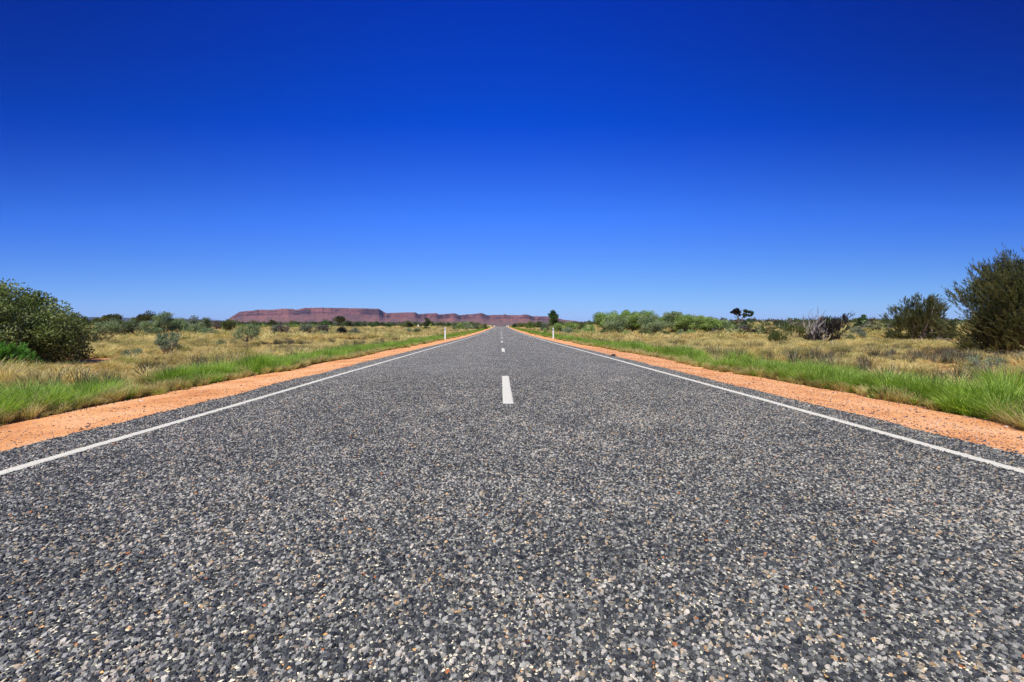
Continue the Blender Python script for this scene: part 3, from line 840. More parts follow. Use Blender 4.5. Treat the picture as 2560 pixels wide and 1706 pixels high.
# dry field
def dryf(n, ya, yb, src, name, smin, smax, seed, p, label, xmax, thr=.34):
    r = np.random.default_rng(seed)
    y = ya + (yb - ya) * r.random(n) ** p
    x = r.uniform(-1, 1, n) * (1.22 * y + 6) + .03 * y
    lim = 6.35 + .9 * (noise2(y * .25, y * 0 + np.sign(x) * 3, 67, 3) - .5) + .1
    k = (np.abs(x) > lim) & (np.abs(x) < xmax) & (noise2(x * .22, y * .22, 91, 4) > thr)
    for ex, ey, er in BARE: k &= ((x - ex) ** 2 + ((y - ey) * .8) ** 2 > er * er * (.7 + .6 * noise2(x * 1.3, y * 1.3, 17, 2)))
    x, y = x[k], y[k]
    s = (smin + (smax - smin) * r.random(len(x)) ** 1.6) * (.45 + 1.1 * noise2(x * .35, y * .35, 95, 3))
    scatter(name, src, x, y, s, label, "grass", seed)
dryf(9500, 4.5, 36, dry_near, "dry_field_grass", .5, 1.4, 31, .62, "straw coloured dry grass covering the field nearest the road", 60)
dryf(20000, 34, 150, dry_far, "distant_dry_grass", .8, 2.2, 32, .8, "pale golden grass plain stretching away behind the near field", 200)
dryf(30000, 150, 420, dry_far, "far_plain_grass", 2.2, 3.6, 33, .9, "thin golden line of grassland below the far scrub", 600, .30)
dryf(6500, 7.5, 48, mound_near, "spinifex_mounds", .5, 1.35, 35, .75, "rounded straw coloured spinifex mounds scattered through the near field", 70, .30)
dryf(15000, 46, 160, mound_far, "distant_spinifex", .8, 2.3, 36, .85, "rounded golden spinifex mounds in the middle distance", 220, .30)
# yellow green scrub in front of the mesa's left half
r_ = np.random.default_rng(61); n = 420; y_ = r_.uniform(165, 230, n); x_ = (r_.uniform(560, 830, n) - 1252) / FPX * y_
scatter("pale_scrub_band", [far_bush_(rg) for far_bush_ in (lambda r: far_bush(r, 'yellowgreen'), lambda r: far_bush(r, 'lime'))], x_, y_, r_.uniform(.45, .8, n), "low yellow green scrub band in front of the mesa's left half", "scrub", 62)
# grey and green weeds mixed in
weed = [blade_clump(rg, 60, .20, .34, .009, [(.15, .18, .10), (.20, .22, .14), (.10, .085, .06), (.16, .10, .065), (.13, .11, .09)], .8).build("weed", M['dry'], link=False) for _ in range(4)]
r_ = np.random.default_rng(12); n = 9000
y_ = 5 + 75 * r_.random(n) ** 1.0; x_ = r_.uniform(-1, 1, n) * (1.16 * y_ + 3)
k_ = (np.abs(x_) > 6.8) & ((noise2(x_ * .3, y_ * .3, 99, 3) > .56) | ((np.abs(x_) < 8.6) & (noise2(x_ * .8, y_ * .3, 55, 2) > .42)))
scatter("field_weeds", weed, x_[k_], y_[k_], r_.uniform(.7, 1.3, k_.sum()) * np.where(np.abs(x_[k_]) < 8.6, 1.25, 1), "grey green and brown weeds dotted through the dry grass", "weeds", 14)

# far scrub (reads as one mass)
fb = [far_bush(rg, k) for k in ('olive', 'dark', 'greygreen', 'deepgreen', 'olive', 'yellowgreen', 'mauve')]
r_ = np.random.default_rng(40); n = 16000
y_ = 190 * (2600 / 190) ** r_.random(n); x_ = r_.uniform(-1.16, 1.16, n) * y_
k_ = (np.abs(x_) > 9 + .01 * y_) & ((x_ < 0) | (x_ < .75 * y_) | (y_ < 500)) & ((y_ > 420) | (noise2(x_ * .02, y_ * .02, 3, 3) > .46))
scatter("far_woodland", fb, x_[k_], y_[k_], r_.uniform(.55, 1.35, k_.sum()) * (1 + .25 * (y_[k_] > 800)), "dark green line of desert scrub along the foot of the ranges", "woodland", 41)
# low scrub on the sand rise
lb = [far_bush(rg, k, 200) for k in ('olive', 'brown', 'olive', 'greygreen', 'dark', 'palegreen', 'mauve')]
r_ = np.random.default_rng(44); n = 7000
y_ = r_.uniform(46, 150, n); x_ = r_.uniform(24, 150, n)
k_ = in_view(x_, y_) & (x_ / y_ > .40) & (noise2(x_ * .12, y_ * .12, 8, 3) > .38)
s_ = (.14 + .46 * r_.random(k_.sum()) ** 2.2) * (1 + .25 * sstep(74, 88, y_[k_]))
scatter("dune_scrub", lb, x_[k_], y_[k_], s_, "low olive and brown scrub covering the sand rise on the right", "scrub", 45)

# ------------------------------------------------------------------ individual plants
# (x0, x1, top, base) are read off the photograph (2560 px wide); the ground hit of the base gives the real distance and size
seedc = [100]
def plant(name, x0, x1, top, base, style, ckey, label, cat="shrub", group=None, Z=None, **kw):
    xc = (x0 + x1) / 2
    if Z is None: x, y = ground_at(xc, base)
    else: x, y = at_depth(xc, Z)
    w = (x1 - x0) / 2 * y / FPX
    h = z_of(top, xc, y) - float(gz(x, y)) + .02
    seedc[0] += 1
    if style in ('dead', 'brush'):
        return make_dead(name, x, y, w, h, seedc[0], label, cat, group, low=(style == 'brush'), **kw)
    if style == 'grass':
        t = empty(name, (x, y, float(gz(x, y)) - .02), label, cat, group)
        r = np.random.default_rng(seedc[0])
        mb = blade_clump(r, kw.get('n', 500), w, h, kw.get('wd', .007), kw.get('pal', GRN), .95, 4, kw.get('tip', (.28, .46, .06)), .45)
        mb.build("blades", M['grass'], t)
        dd = blade_clump(r, 90, w * .8, h * .45, .006, DRY, 1.0, 3, None, .6)
        dd.build("dry_base_blades", M['dry'], t); return t
    return make_plant(name, x, y, w, h, style, ckey, seedc[0], label, cat, group, Zd=y, **kw)

GF = "shrubs in the left field"; GH = "trees along the left horizon"; GT = "bushes of the right hand thicket"; GD = "scrub on the sand rise"; GR = "bushes near the vanishing point"
# --- left foreground
plant("broadleaf_shrub", -215, 186, 682, 914, 'dome', 'broad', "large rounded grey green shrub cut off by the left edge of the view", density=3.4, leafk=1.6, clumps=190, rough=.40, cap=95000)
plant("fine_leaved_shrub", -60, 52, 862, 932, 'fan', 'bright', "small lime green feathery shrub at the far left before the large grey green one", needle=True, leafk=.7, density=1.6)
plant("twiggy_shrub", 212, 264, 824, 862, 'fan', 'brown', "dull brown twiggy shrub just right of the large left shrub", group=GF, needle=True)
plant("saltbush", 394, 448, 829, 892, 'vase', 'salt', "upright blue grey leafy bush standing alone in the left dry field", group=GF, bark='palebark', leafk=.9, rough=.26, density=.75, clumps=26)
plant("leafy_weed", 310, 358, 870, 902, 'vase', 'salt', "low pale blue green weed in the dry grass, left of the upright blue grey bush", cat="weed", group=GF, leafk=.8, density=.35, rough=.25)
plant("thin_shrub", 583, 648, 812, 862, 'vase', 'palegreen', "thin airy green shrub with dark stems in the left field", group=GF, density=.55, rough=.30)
plant("low_shrub", 536, 568, 848, 868, 'dome', 'greygreen', "low grey green clump in dry grass, below and left of the thin airy shrub", group=GF)
# --- left mid band of wispy acacias
rowL = [(238, 292, 806, 838, "leftmost of the pale wispy acacias behind the left field"),
        (276, 330, 799, 842, "second wispy acacia from the left, in front of the rounded dark tree"),
        (318, 362, 803, 842, "grey green wispy acacia in front of the flat topped dark tree's left side"),
        (352, 402, 806, 842, "grey green wispy acacia under the flat topped dark tree"),
        (388, 432, 782, 841, "tallest pointed wispy acacia behind the upright blue grey bush"),
        (424, 466, 800, 841, "wispy acacia beside the right of the tallest pointed one"),
        (452, 512, 808, 842, "broad low wispy acacia in front of the two grey round trees"),
        (500, 540, 822, 843, "small low green acacia at the right end of the wispy row")]
for a in rowL:
    plant("wispy_acacia", a[0], a[1], a[2], a[3], 'vase', 'palegreen' if a[0] % 3 else 'greygreen', a[4], group="wispy acacias in a row", density=1.0, rough=.40, Z=52 + (a[0] % 7), leafk=.9)
plant("round_tree", 476, 507, 787, 838, 'tree', 'bluegrey', "grey round headed tree left of its twin, behind the wispy acacias", cat="tree", group=GH, Z=68)
plant("round_tree", 500, 530, 791, 838, 'tree', 'greygreen', "grey green round tree with open crown, right of its twin behind the wispy acacias", cat="tree", group=GH, Z=70)
plant("open_tree", 526, 558, 800, 832, 'tree', 'mauve', "dark bare looking many stemmed tree left of the mesa's foot", cat="tree", group=GH, bark='bark', density=.6)
plant("round_tree", 556, 594, 799, 835, 'tree', 'olive', "olive round tree with visible dark trunk in front of the mesa's left end", cat="tree", group=GH)
plant("mulga_tree", 264, 300, 786, 826, 'umbrella', 'needle', "dark rounded tree on the left horizon above the far blue hills", cat="tree", group=GH, Z=120, density=1.5)
plant("mulga_tree", 349, 392, 785, 826, 'umbrella', 'needle', "flat topped dark tree on the left horizon", cat="tree", group=GH, Z=120, density=1.5)
plant("mulga_tree", 380, 401, 789, 824, 'tree', 'bluegrey', "smaller grey tree leaning against the right of the flat topped dark tree", cat="tree", group=GH, Z=124)
plant("mulga_tree", 330, 345, 792, 824, 'tree', 'greygreen', "thin grey tree poking above the scrub left of the flat topped tree", cat="tree", group=GH, Z=120)
plant("mulga_tree", 236, 260, 795, 822, 'umbrella', 'olive', "low olive tree left of the dark rounded horizon tree", cat="tree", group=GH, Z=130)
plant("mulga_tree", 196, 222, 795, 822, 'umbrella', 'dark', "dark low tree on the horizon just right of the large left shrub", cat="tree", group=GH, Z=130)
plant("mulga_tree", 172, 198, 781, 828, 'tree', 'bluegrey', "grey tree top showing beside the upper right of the large left shrub", cat="tree", group=GH, Z=60)
plant("dark_shrub", 425, 460, 794, 826, 'dome', 'deepgreen', "dark green bush peeping over the wispy row left of the grey twins", group=GH, Z=110)
# --- left field bushes in front of the mesa
plant("yellow_shrub", 622, 645, 799, 818, 'dome', 'olive', "small pointed olive bush at the foot of the mesa's left slope", group=GF, Z=120)
plant("grey_shrub", 677, 700, 815, 840, 'vase', 'bluegrey', "left of a pair of blue grey bushes beside the thin stake", group=GF)
plant("grey_shrub", 694, 719, 812, 842, 'vase', 'mauve', "mauve grey bush, right of a pair beside the thin stake", group=GF)
plant("low_shrub", 720, 734, 828, 840, 'dome', 'mauve', "tiny mauve bush between the stake pair and the dark brown bush", group=GF)
plant("dark_shrub", 731, 760, 820, 838, 'dome', 'charcoal', "dark brown low bush left of the pale tree like shrub", group=GF, density=.8)
plant("grey_shrub", 754, 784, 812, 841, 'vase', 'bluegrey', "blue grey shrub with visible stems, left of the large mixed dark clump", group=GF)
plant("dark_shrub", 786, 826, 807, 840, 'dome', 'mauve', "large brown grey bush at the heart of the left field's dark clump", group=GF)
plant("pale_shrub", 802, 820, 822, 843, 'dome', 'salt', "pale sage bush in front of the large brown grey bush", group=GF)
plant("pale_shrub", 826, 851, 824, 843, 'dome', 'bluegrey', "pale sage bush in front of the near black bush", group=GF)
plant("dark_shrub", 838, 878, 815, 841, 'dome', 'charcoal', "near black low bush at the right of the dark clump", group=GF)
plant("pale_shrub", 874, 906, 816, 839, 'dome', 'bluegrey', "round blue grey bush standing right of the near black bush", group=GF)
plant("dead_shrub", 934, 968, 823, 838, 'brush', None, "small dead grey shrub in the grass beneath the mesa's first step", group=GF, n=30)
plant("dead_shrub", 953, 963, 813, 830, 'dead', None, "short dead black stump rising from the small dead shrub", group=GF, n=10, mat='bark')
plant("low_shrub", 955, 976, 833, 845, 'dome', 'bright', "low bright green clump near the verge, left of the guide post", group=GF)
plant("low_shrub", 970, 990, 834, 848, 'dome', 'greygreen', "grey green clump against the right of the low bright green one", group=GF)
plant("round_bush", 1004, 1034, 798, 823, 'dome', 'olive', "big round olive bush in front of the mesa's lower steps", group=GF, density=1.4)
plant("pale_shrub", 1012, 1038, 819, 836, 'dome', 'salt', "pale sage shrub just below the big round olive bush", group=GF)
plant("pale_shrub", 1034, 1053, 819, 838, 'dome', 'greygreen', "darker sage shrub touching the pale one left of the guide post", group=GF)
plant("round_bush", 1059, 1075, 813, 827, 'dome', 'olive', "small egg shaped bush midway between big round bush and guide post", group=GF)
for i, (a, b, c, l) in enumerate([
        (803, 832, 797, "dark green dome bush left of the umbrella tree"), (863, 882, 799, "left dome of the dark green pair right of the umbrella tree"),
        (878, 897, 799, "right dome of the dark green pair right of the umbrella tree"), (903, 917, 803, "small dark bush under the mesa's highest flat top"),
        (927, 943, 805, "low dark green bush below the mesa's first step"), (944, 963, 802, "round dark tree left of the mesa's second bench"),
        (964, 976, 805, "little dark bush right of the round dark tree"), (1095, 1110, 801, "round dark bush above the left guide post"),
        (1111, 1129, 800, "brown green bush above and right of the left guide post")]):
    plant("dark_bush", a, b, c, 820, 'dome', 'deepgreen' if i % 2 == 0 else 'dark', l, group=GH, Z=170 + 12 * (i % 3))
plant("umbrella_tree", 832, 860, 790, 823, 'umbrella', 'needle', "small umbrella shaped tree with forked trunk standing before the mesa", cat="tree", group=GH, Z=150, density=1.6)
plant("umbrella_tree", 670, 690, 801, 823, 'umbrella', 'needle', "tiny flat crowned tree above the thin stake", cat="tree", group=GH, Z=170)
plant("leaning_tree", 1059, 1077, 796, 822, 'tree', 'dark', "thin crooked dark tree above the egg shaped bush", cat="tree", group=GH, Z=160)
for i, (a, b, c, k, l) in enumerate([
        (1127, 1150, 802, 'greygreen', "leftmost grey green bush of the roadside cluster left of the vanishing point"),
        (1138, 1158, 805, 'lime', "yellow green bush low in the roadside cluster left of the vanishing point"),
        (1148, 1186, 799, 'palegreen', "broad pale bush, tallest of the roadside cluster left of the vanishing point"),
        (1180, 1200, 804, 'greygreen', "small grey green bush on the right of the tallest roadside bush"),
        (1198, 1217, 802, 'olive', "dark olive bush closing the roadside cluster nearest the vanishing point")]):
    plant("roadside_bush", a, b, c, 822, 'dome', k, l, group=GR, Z=[118, 110, 122, 128, 150][i])

# --- right of the road
plant("round_tree", 1366, 1401, 775, 832, 'tree', 'deepgreen', "dark round headed tree rising above the bushes right of the road", cat="tree", Z=105, density=1.3, clumps=20, rough=.34)
for i, (a, b, c, Z, st, k, l) in enumerate([
        (1278, 1294, 806, 210, 'dome', 'dark', "small dark bush closest to the right of the vanishing point"),
        (1292, 1314, 805, 190, 'dome', 'olive', "olive bush between the small dark bush and the yellow green one"),
        (1309, 1340, 801, 150, 'dome', 'yellowgreen', "yellow green mounded bush beside the far right verge"),
        (1336, 1360, 804, 150, 'dome', 'olive', "olive bush touching the yellow green mound"),
        (1349, 1376, 804, 92, 'dome', 'bluegrey', "blue grey bush left of the round headed tree's foot"),
        (1372, 1412, 801, 78, 'dome', 'lime', "light green bush at the foot of the round headed tree"),
        (1408, 1446, 799, 85, 'dome', 'lime', "light green bush behind the round blue grey one"),
        (1440, 1472, 803, 90, 'dome', 'olive', "darker green bush left of the thicket"),
        (1404, 1434, 808, 66, 'dome', 'salt', "round blue grey bush right of the guide post"),
        (1434, 1458, 819, 66, 'dome', 'lime', "small low light green bush right of the round blue grey one"),
        (1452, 1494, 808, 70, 'dome', 'lime', "light green bush leading into the thicket's left end")]):
    plant("roadside_bush", a, b, c, 831, st, k, l, group="bushes between the vanishing point and the thicket", Z=Z, density=1.1)
plant("low_shrub", 1358, 1368, 815, 824, 'dome', 'lime', "tiny green bush at the blue grey bush's foot", group=GR, Z=70)
TH = [(1486, 1532, 783, 62), (1520, 1556, 795, 58), (1534, 1572, 780, 66), (1560, 1600, 782, 64), (1586, 1624, 780, 62), (1606, 1648, 793, 58), (1636, 1672, 790, 66),
      (1662, 1706, 784, 62), (1694, 1734, 792, 60), (1724, 1760, 793, 64), (1752, 1794, 794, 60), (1784, 1820, 806, 62)]
ORD = ["first at the left end", "second", "tall third one", "fourth", "fifth", "low sixth one", "seventh", "tall eighth one", "ninth", "tenth", "eleventh", "twelfth at the right end"]
for i, (a, b, c, Z) in enumerate(TH):
    plant("thicket_acacia", a - 8, b + 9, c - 1, 838, 'vase' if i % 3 else 'tree', ['lime', 'palegreen', 'lime', 'palegreen'][i % 4],
          "light green acacia in the right thicket, %s counted from the road" % ORD[i], group=GT, Z=Z, density=1.9, rough=.40, clumps=26)
UT = [(1500, 1540, 818, "dark olive undergrowth under the thicket's left end"), (1552, 1584, 822, "low green undergrowth below the thicket's tallest left crown"), (1588, 1640, 822, "wide dark green undergrowth under the thicket's middle"),
      (1642, 1684, 824, "green undergrowth right of the thicket's middle"), (1690, 1712, 821, "small rounded pale bush in front of the thicket"), (1716, 1744, 822, "low green bush in front of the thicket's right part")]
for i, (a, b, c, l) in enumerate(UT):
    plant("undergrowth_bush", a, b, c, 842, 'dome', ['olive', 'lime', 'olive', 'olive', 'palegreen', 'lime'][i], l, group="undergrowth in front of the thicket", Z=54 - (i % 3))
plant("dead_branch", 1620, 1650, 776, 838, 'dead', None, "thin bare twigs sticking up behind the thicket's middle", cat="dead shrub", Z=70, n=22, thick=.8)
plant("dead_shrub", 1672, 1712, 833, 852, 'brush', None, "grey dead brush on the dry grass in front of the thicket", group=GT, n=36)
plant("dead_shrub", 1726, 1776, 824, 850, 'brush', None, "grey purple dead brush under the thicket's right end", group=GT, n=44)
plant("dead_shrub", 1770, 1806, 820, 852, 'dead', None, "upright brown dead shrub past the thicket's right end", group=GT, n=36, mat='bark')
# twin trees on the rise
def gum(pxb, pyb, Z, limbs, clumps, seed, label, ckey):
    """slender open-crowned tree; limbs and leaf clumps given as photo-pixel offsets, built in metres at its real distance"""
    r = np.random.default_rng(seed); x, y = at_depth(pxb, Z); z0 = float(gz(x, y)); k = Z / FPX
    t = empty("gum_tree", (x, y, z0), label, "tree", "twin trees on the rise")
    P3 = lambda a, b, d=0.0: np.array([(a - pxb) * k, d, z_of(b, pxb, Z) - z0])
    sb = MB()
    for (a, b), (c, d), r0 in limbs: tube(sb, bent(r, P3(a, b) if (a, b) != (pxb, pyb) else (0, 0, -.1), P3(c, d, r.normal() * .3), 6, .06), r0 * k, r0 * k * .55)
    sb.build("trunk", M['bark'], t)
    mb = MB()
    for a, b, w_, h_ in clumps:
        n = int(14 + w_ * h_ * 5); o = rand_dir(r, n) * (r.random(n) ** .5)[:, None] * np.array([w_, w_, h_]) * k * .55
        c = P3(a, b, r.normal() * w_ * k * .3)
        leaf_quads(mb, r, c + o, rand_dir(r, n), k * 3.0, k * 1.7, pick_cols(r, ckey, n))
    mb.build("crown", M['leaf'], t)
gum(1847, 806, 78, [((1847, 806), (1844, 794), 2.4), ((1844, 794), (1838, 783), 1.7), ((1844, 794), (1850, 782), 1.5), ((1846, 800), (1836, 791), 1.0), ((1850, 782), (1852, 774), .9)],
    [(1838, 777, 13, 8), (1832, 781, 9, 5), (1843, 775, 10, 7), (1845, 783, 9, 7), (1851, 780, 6, 5), (1828, 781, 5, 3), (1848, 788, 5, 4), (1840, 784, 8, 6)], 5, "left of the two slender trees on the sand rise, forked with a split open crown", 'charcoal')
gum(1854, 806, 78, [((1854, 806), (1858, 794), 2.4), ((1858, 794), (1861, 781), 1.6), ((1858, 794), (1872, 787), 1.6), ((1861, 785), (1874, 780), 1.1), ((1860, 796), (1866, 791), .9)],
    [(1860, 778, 8, 6), (1867, 779, 11, 5), (1875, 781, 10, 6), (1880, 783, 6, 7), (1866, 788, 9, 4), (1873, 789, 7, 4), (1859, 787, 7, 6), (1879, 788, 4, 4)], 6, "right of the two slender trees on the sand rise, leaning right with a layered crown", 'dark')
plant("dome_bush", 1856, 1882, 797, 811, 'dome', 'dark', "dark dome bush on the ridge below the right twin tree", group=GD, Z=92, density=1.5)
for i, (a, b, c, d, k, l) in enumerate([
        (1800, 1838, 806, 826, 'lime', "green bush on the slope right of the thicket"), (1842, 1884, 806, 824, 'olive', "olive bush on the slope under the twin trees"),
        (1874, 1892, 818, 838, 'charcoal', "small dark bush alone on the bare sandy slope"), (1836, 1866, 828, 846, 'deepgreen', "low dense green bush at the foot of the slope"),
        (1820, 1846, 822, 843, 'palegreen', "pale green bush left of the low dense green one"), (1888, 1916, 808, 824, 'olive', "olive bush high on the slope right of the twin trees"),
        (1932, 1968, 800, 826, 'dark', "dark bush on the ridge left of the dead grey tree"), (1918, 1968, 818, 862, 'olive', "large grey olive bush at the slope's foot left of the dead grey tree"),
        (1950, 2012, 822, 850, 'olive', "green bush behind the dead brush left of the dead grey tree"), (1980, 2016, 806, 828, 'mauve', "brown bush on the ridge left of the dead grey tree"),
        (2104, 2140, 832, 852, 'greygreen', "low green bush right of the fallen black shrub"), (2124, 2168, 816, 846, 'bluegrey', "dark grey bush right of the fallen black shrub"),
        (2166, 2206, 812, 836, 'olive', "olive bush on the slope under the small dense green tree"), (2210, 2244, 794, 820, 'greygreen', "grey green bush on the ridge next to the dark needle leaved tree"),
        (2060, 2082, 794, 812, 'yellowgreen', "yellow green bush top behind the leaning black shrub"), (1898, 1912, 818, 832, 'brown', "tiny brown bush on the sandy slope")]):
    plant("slope_bush", a, b, c, d, 'dome' if i % 4 else 'vase', k, l, group=GD, Z=None if c > 815 else 64, needle=(k in ('olive', 'dark') and i > 6))
plant("small_tree", 2141, 2167, 779, 814, 'dome', 'deepgreen', "small dense bright green tree on the ridge in the right half", cat="tree", Z=60, density=1.8, rough=.40)
plant("dead_tree", 2008, 2064, 784, 868, 'dead', None, "bare grey dead tree with forked branches on the right", cat="dead tree", Z=31, n=80, mat='greybark', lean=-.05, thick=1.9)
plant("fallen_shrub", 2010, 2086, 792, 864, 'fan', 'charcoal', "black windswept shrub leaning right beside the bare dead tree", Z=31, needle=True, density=1.6, lean=.75, bark='greybark', leafk=1.1)
plant("dead_shrub", 2056, 2110, 838, 876, 'brush', None, "heap of grey dead branches at the foot of the black windswept shrub", group="dead brush on the right", n=70)
plant("dead_shrub", 1962, 2014, 846, 872, 'brush', None, "low tangled grey brush in front of the bare dead tree's left side", group="dead brush on the right", n=54)
plant("dead_shrub", 1924, 1966, 852, 868, 'brush', None, "faint grey brush at the left end of the dead brush line", group="dead brush on the right", n=30)
plant("dead_shrub", 2300, 2380, 818, 858, 'brush', None, "silvery dead twigs under the smaller dark needle leaved tree", group="dead brush on the right", n=60)
plant("needle_tree", 2238, 2362, 756, 856, 'fan', 'needle', "smaller dark needle leaved tree, many stemmed, left of the tall right edge one", cat="tree", needle=True, density=3.0, bark='palebark', clumps=150, rough=.44, leafk=1.0)
plant("needle_tree", 2432, 2760, 656, 888, 'fan', 'needle', "tall dark needle leaved tree cut off by the right edge of the view", cat="tree", needle=True, density=4.5, bark='palebark', clumps=260, rough=.50, leafk=1.15, cap=150000)
# --- big single tussocks on the verge
plant("green_tussock", 1792, 1912, 868, 924, 'grass', None, "largest bright green tussock on the right verge, spreading like a fountain", cat="grass tussock", group="big tussocks on the right verge", n=900)
plant("green_tussock", 1698, 1756, 872, 905, 'grass', None, "smaller bright tussock left of the largest fountain shaped one", cat="grass tussock", group="big tussocks on the right verge", n=420)
plant("green_tussock", 2070, 2160, 905, 955, 'grass', None, "wide tussock on the right verge above the creeping brown leaved weed", cat="grass tussock", group="big tussocks on the right verge", n=600)
plant("green_tussock", 2440, 2600, 910, 1015, 'grass', None, "tall deep green tussock at the right edge of the view", cat="grass tussock", group="big tussocks on the right verge", n=1000)
plant("green_tussock", 440, 500, 912, 960, 'grass', None, "bright tuft standing tallest on the left verge", cat="grass tussock", group="big tussocks on the left verge", n=420)
for i, (a, b, c, d, l) in enumerate([
        (-5, 56, 1010, 1056, "yellowing tuft on orange gravel at the far left"), (366, 428, 960, 988, "pale seed tuft jutting onto the left gravel, below the tallest bright tuft"),
        (452, 480, 948, 976, "narrow yellow tuft at the left gravel's edge right of the pale seed tuft"), (2400, 2470, 985, 1040, "brown tipped tuft on the right gravel's edge below the tall deep green tussock"),
        (2064, 2108, 932, 972, "round yellow green tuft on the right gravel left of the creeping weed"), (1960, 2030, 920, 952, "brown green tuft at the right gravel's edge under the fountain tussock"),
        (1872, 1955, 900, 938, "grey green fringe tuft beside the fountain tussock's right foot"), (2500, 2570, 1010, 1062, "reddish tuft low at the right edge of the view")]):
    plant("seed_tuft", a, b, c, d, 'grass', None, l, cat="grass tuft", group="tufts on the gravel edge", n=200, wd=.005, pal=MIX, tip=(.55, .46, .22))
plant("creeping_weed", 2166, 2262, 962, 1000, 'dome', 'yellowgreen', "creeping weed with brown and yellow leaves on the right gravel's edge", cat="weed", density=.35, leafk=1.0, clumps=26, rough=.28)
plant("pale_weed", 2420, 2520, 890, 938, 'vase', 'salt', "silvery grey weed in the dry grass under the tall tree at the right edge", cat="weed", density=.22, leafk=.6, rough=.26, bark='greybark')

# ------------------------------------------------------------------ guide posts
def lathe_box(w, d, h, z0=0.0, arc=6):
    """flat post with a rounded head: outline in x-z, extruded along y"""
    pts = [(-w / 2, z0), (w / 2, z0)] + [(w / 2 * math.cos(a), h - w / 2 + w / 2 * math.sin(a)) for a in np.linspace(0, math.pi, arc * 2)]
    n = len(pts); v = [(x, -d / 2, z) for x, z in pts] + [(x, d / 2, z) for x, z in pts]
    return v, n
def prism(name, w, d, h, mat, parent, loc=(0, 0, 0), z0=0.0, bev=.004):
    v, n = lathe_box(w, d, h, z0)
    v = [(a + loc[0], b + loc[1], c + loc[2]) for a, b, c in v]
    me = bpy.data.meshes.new(name)
    f = [tuple(range(n)), tuple(range(2 * n - 1, n - 1, -1))] + [(i, i + n, (i + 1) % n + n, (i + 1) % n) for i in range(n)]
    me.from_pydata(v, [], f); me.materials.append(mat)
    o = bpy.data.objects.new(name, me); scene.collection.objects.link(o); o.parent = parent
    m = o.modifiers.new("b", 'BEVEL'); m.width = bev; m.segments = 2; m.limit_method = 'ANGLE'
    return o
def guide_post(x, y, h, label, rz=0):
    t = empty("guide_post", (x, y, float(gz(x, y))), label, "guide post", "white guide posts along the road")
    t.rotation_euler = (0, 0, rz)
    px = y / FPX; w = max(.118, px * 1.6)
    prism("body", w, .03, h, M['white'], t, z0=-.15, bev=.005)
    prism("reflector", w * .34, .012, .17, M['black'], t, (0, -.0215, h - .27), bev=.002)
    return t
x, y = at_depth(1112.6, 38.5); guide_post(x, y, z_of(818.6, 1112.6, y) - float(gz(x, y)), "near white guide post on the left gravel edge")
x, y = at_depth(1383.2, 41.2); guide_post(x, y, z_of(819.6, 1383.2, y) - float(gz(x, y)), "near white guide post on the right gravel edge")
for Y, sx, l in ((215, -4.75, "second guide post on the left, far along the road"), (330, -4.75, "third guide post on the left, almost at the crest"),
                 (355, 4.7, "far guide post on the right by the crest"), (280, 4.7, "tiny guide post on the right short of the crest")):
    guide_post(sx, Y, .98, l)
def stake(px_, top, base, Z, rad_, name, mat, label, cat):
    x, y = at_depth(px_, Z); h = z_of(top, px_, y) - float(gz(x, y))
    t = empty(name, (x, y, float(gz(x, y))), label, cat)
    mb = MB(); tube(mb, [(0, 0, -.1), (.01, 0, h * .5), (0, 0, h - .02), (0, 0, h)], rad_, rad_ * .8, sides=6); mb.build("shaft", M[mat], t)
    mb = MB(); tube(mb, [(0, 0, h - .012), (0, 0, h - .004), (0, 0, h), (0, 0, h + .008)], rad_ * 1.3, rad_ * .3, sides=6); mb.build("cap", M[mat], t)
stake(682.2, 805.5, 820, 60, .045, "fence_stake", 'steel', "thin dark stake standing in the left field before the mesa", "stake")
x, y = at_depth(1045.6, 170)
t = empty("marker_board", (x, y, float(gz(x, y))), "tiny white marker on a short leg beside the left horizon scrub", "marker")
prism("board", .55, .04, 1.45, M['white'], t, z0=.75); prism("leg", .12, .05, .80, M['steel'], t, z0=-.1)

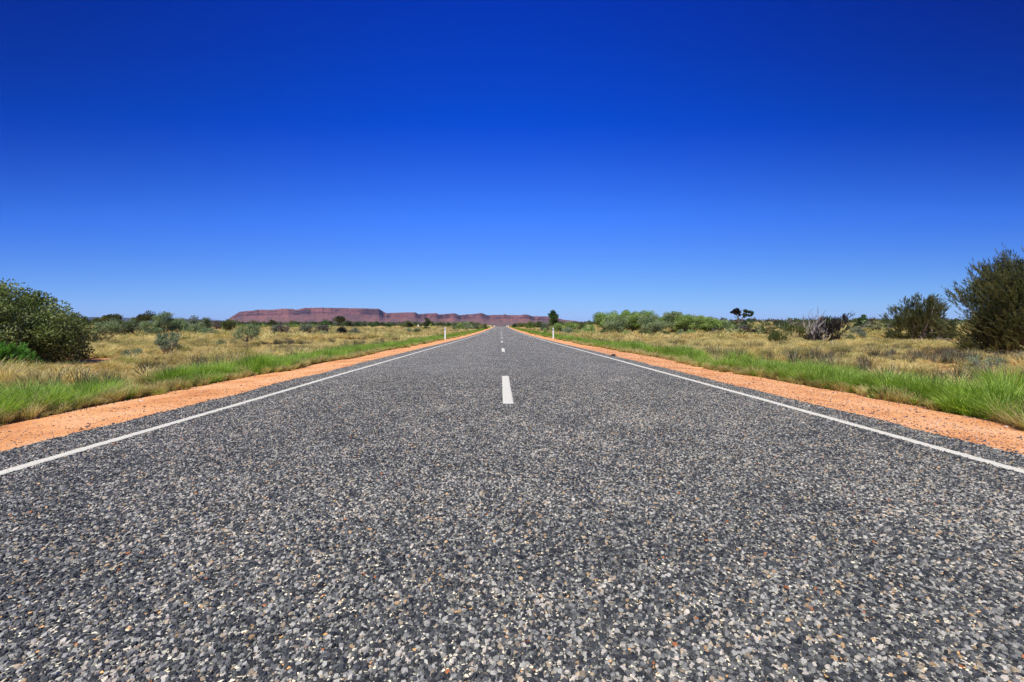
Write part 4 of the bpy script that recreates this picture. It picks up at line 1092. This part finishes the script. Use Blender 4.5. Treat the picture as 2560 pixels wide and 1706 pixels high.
# ------------------------------------------------------------------ tyre scrap and pale stone
def tyre_scrap():
    x, y = ground_at(1533, 891)
    mb = MB(); n = 16; rows = 5
    th = np.linspace(-.9, .95, n); u = np.linspace(-.5, .5, rows)
    r = np.random.default_rng(5)
    V = np.array([[.34 * math.sin(a) + .01 * r.normal(), b * .13 + .02 * math.sin(a * 3), .010 + .05 * (1 - (a / 1.0) ** 2) * (1 - (2 * b) ** 2) * .6 + r.uniform(0, .006)] for b in u for a in th])
    mb.add(V, grid_faces(n, rows), np.full((len(V), 3), .02))
    o = mb.build("tyre_scrap", M['rubber'])
    sm = o.modifiers.new("s", 'SOLIDIFY'); sm.thickness = .012
    o.location = (x, y, float(prof(y)) + .004); o.rotation_euler = (0, 0, 1.2)
    set_props(o, "curled black scrap of tyre tread on the right edge of the seal", "tyre scrap")
tyre_scrap()
def stone(px_, py_, s, colr, label):
    x, y = ground_at(px_, py_)
    r = np.random.default_rng(int(px_)); import bmesh
    bm = bmesh.new(); bmesh.ops.create_icosphere(bm, subdivisions=2, radius=s)
    for v in bm.verts:
        k = 1 + r.uniform(-.16, .16); v.co = Vector((v.co.x * k * 1.3, v.co.y * k, v.co.z * k * .55))
    me = bpy.data.meshes.new("loose_stone"); bm.to_mesh(me); bm.free()
    ca = me.color_attributes.new("tint", 'FLOAT_COLOR', 'POINT')
    for d in ca.data: d.color = (*colr, 1)
    me.materials.append(M['pebble'])
    o = bpy.data.objects.new("loose_stone", me); scene.collection.objects.link(o); o.location = (x, y, float(gz(x, y)) + s * .4)
    set_props(o, label, "stone", "larger stones on the gravel")
stone(354, 1005, .022, (.70, .56, .44), "pale flat stone on the left gravel shoulder near the grass")
stone(322, 1022, .015, (.22, .10, .08), "dark red stone on the left gravel shoulder below the pale one")
stone(259, 1053, .016, (.12, .09, .10), "dark grey stone on the left gravel shoulder near the seal")
stone(219, 1069, .018, (.08, .06, .06), "black stone where the left gravel meets the seal")

# ------------------------------------------------------------------ thin desert haze (sky stays outside)
import os
HAZE = not os.environ.get('NOHAZE')
if HAZE:
    hb = 15500.0; zt = 300.0; zb = -8.0
    v = [(-hb, -600, zb), (hb, -600, zb), (hb, hb, zb), (-hb, hb, zb), (-hb, -600, zt), (hb, -600, zt), (hb, hb, zt), (-hb, hb, zt)]
    me = bpy.data.meshes.new("haze")
    me.from_pydata(v, [], [(0, 3, 2, 1), (4, 5, 6, 7), (0, 1, 5, 4), (1, 2, 6, 5), (2, 3, 7, 6), (3, 0, 4, 7)])
    hz = bpy.data.objects.new("haze", me); scene.collection.objects.link(hz)
    hm = bpy.data.materials.new("desert_air"); hm.use_nodes = True; hn = hm.node_tree.nodes; hn.clear()
    ho = hn.new("ShaderNodeOutputMaterial"); pv = hn.new("ShaderNodeVolumePrincipled")
    pv.inputs["Color"].default_value = (0.48, 0.66, 1.0, 1); pv.inputs["Density"].default_value = 2.4e-5; pv.inputs["Anisotropy"].default_value = 0.0
    hm.node_tree.links.new(pv.outputs[0], ho.inputs["Volume"]); me.materials.append(hm)
    set_props(hz, "thin pale blue desert haze filling the distance", "haze", kind="stuff")
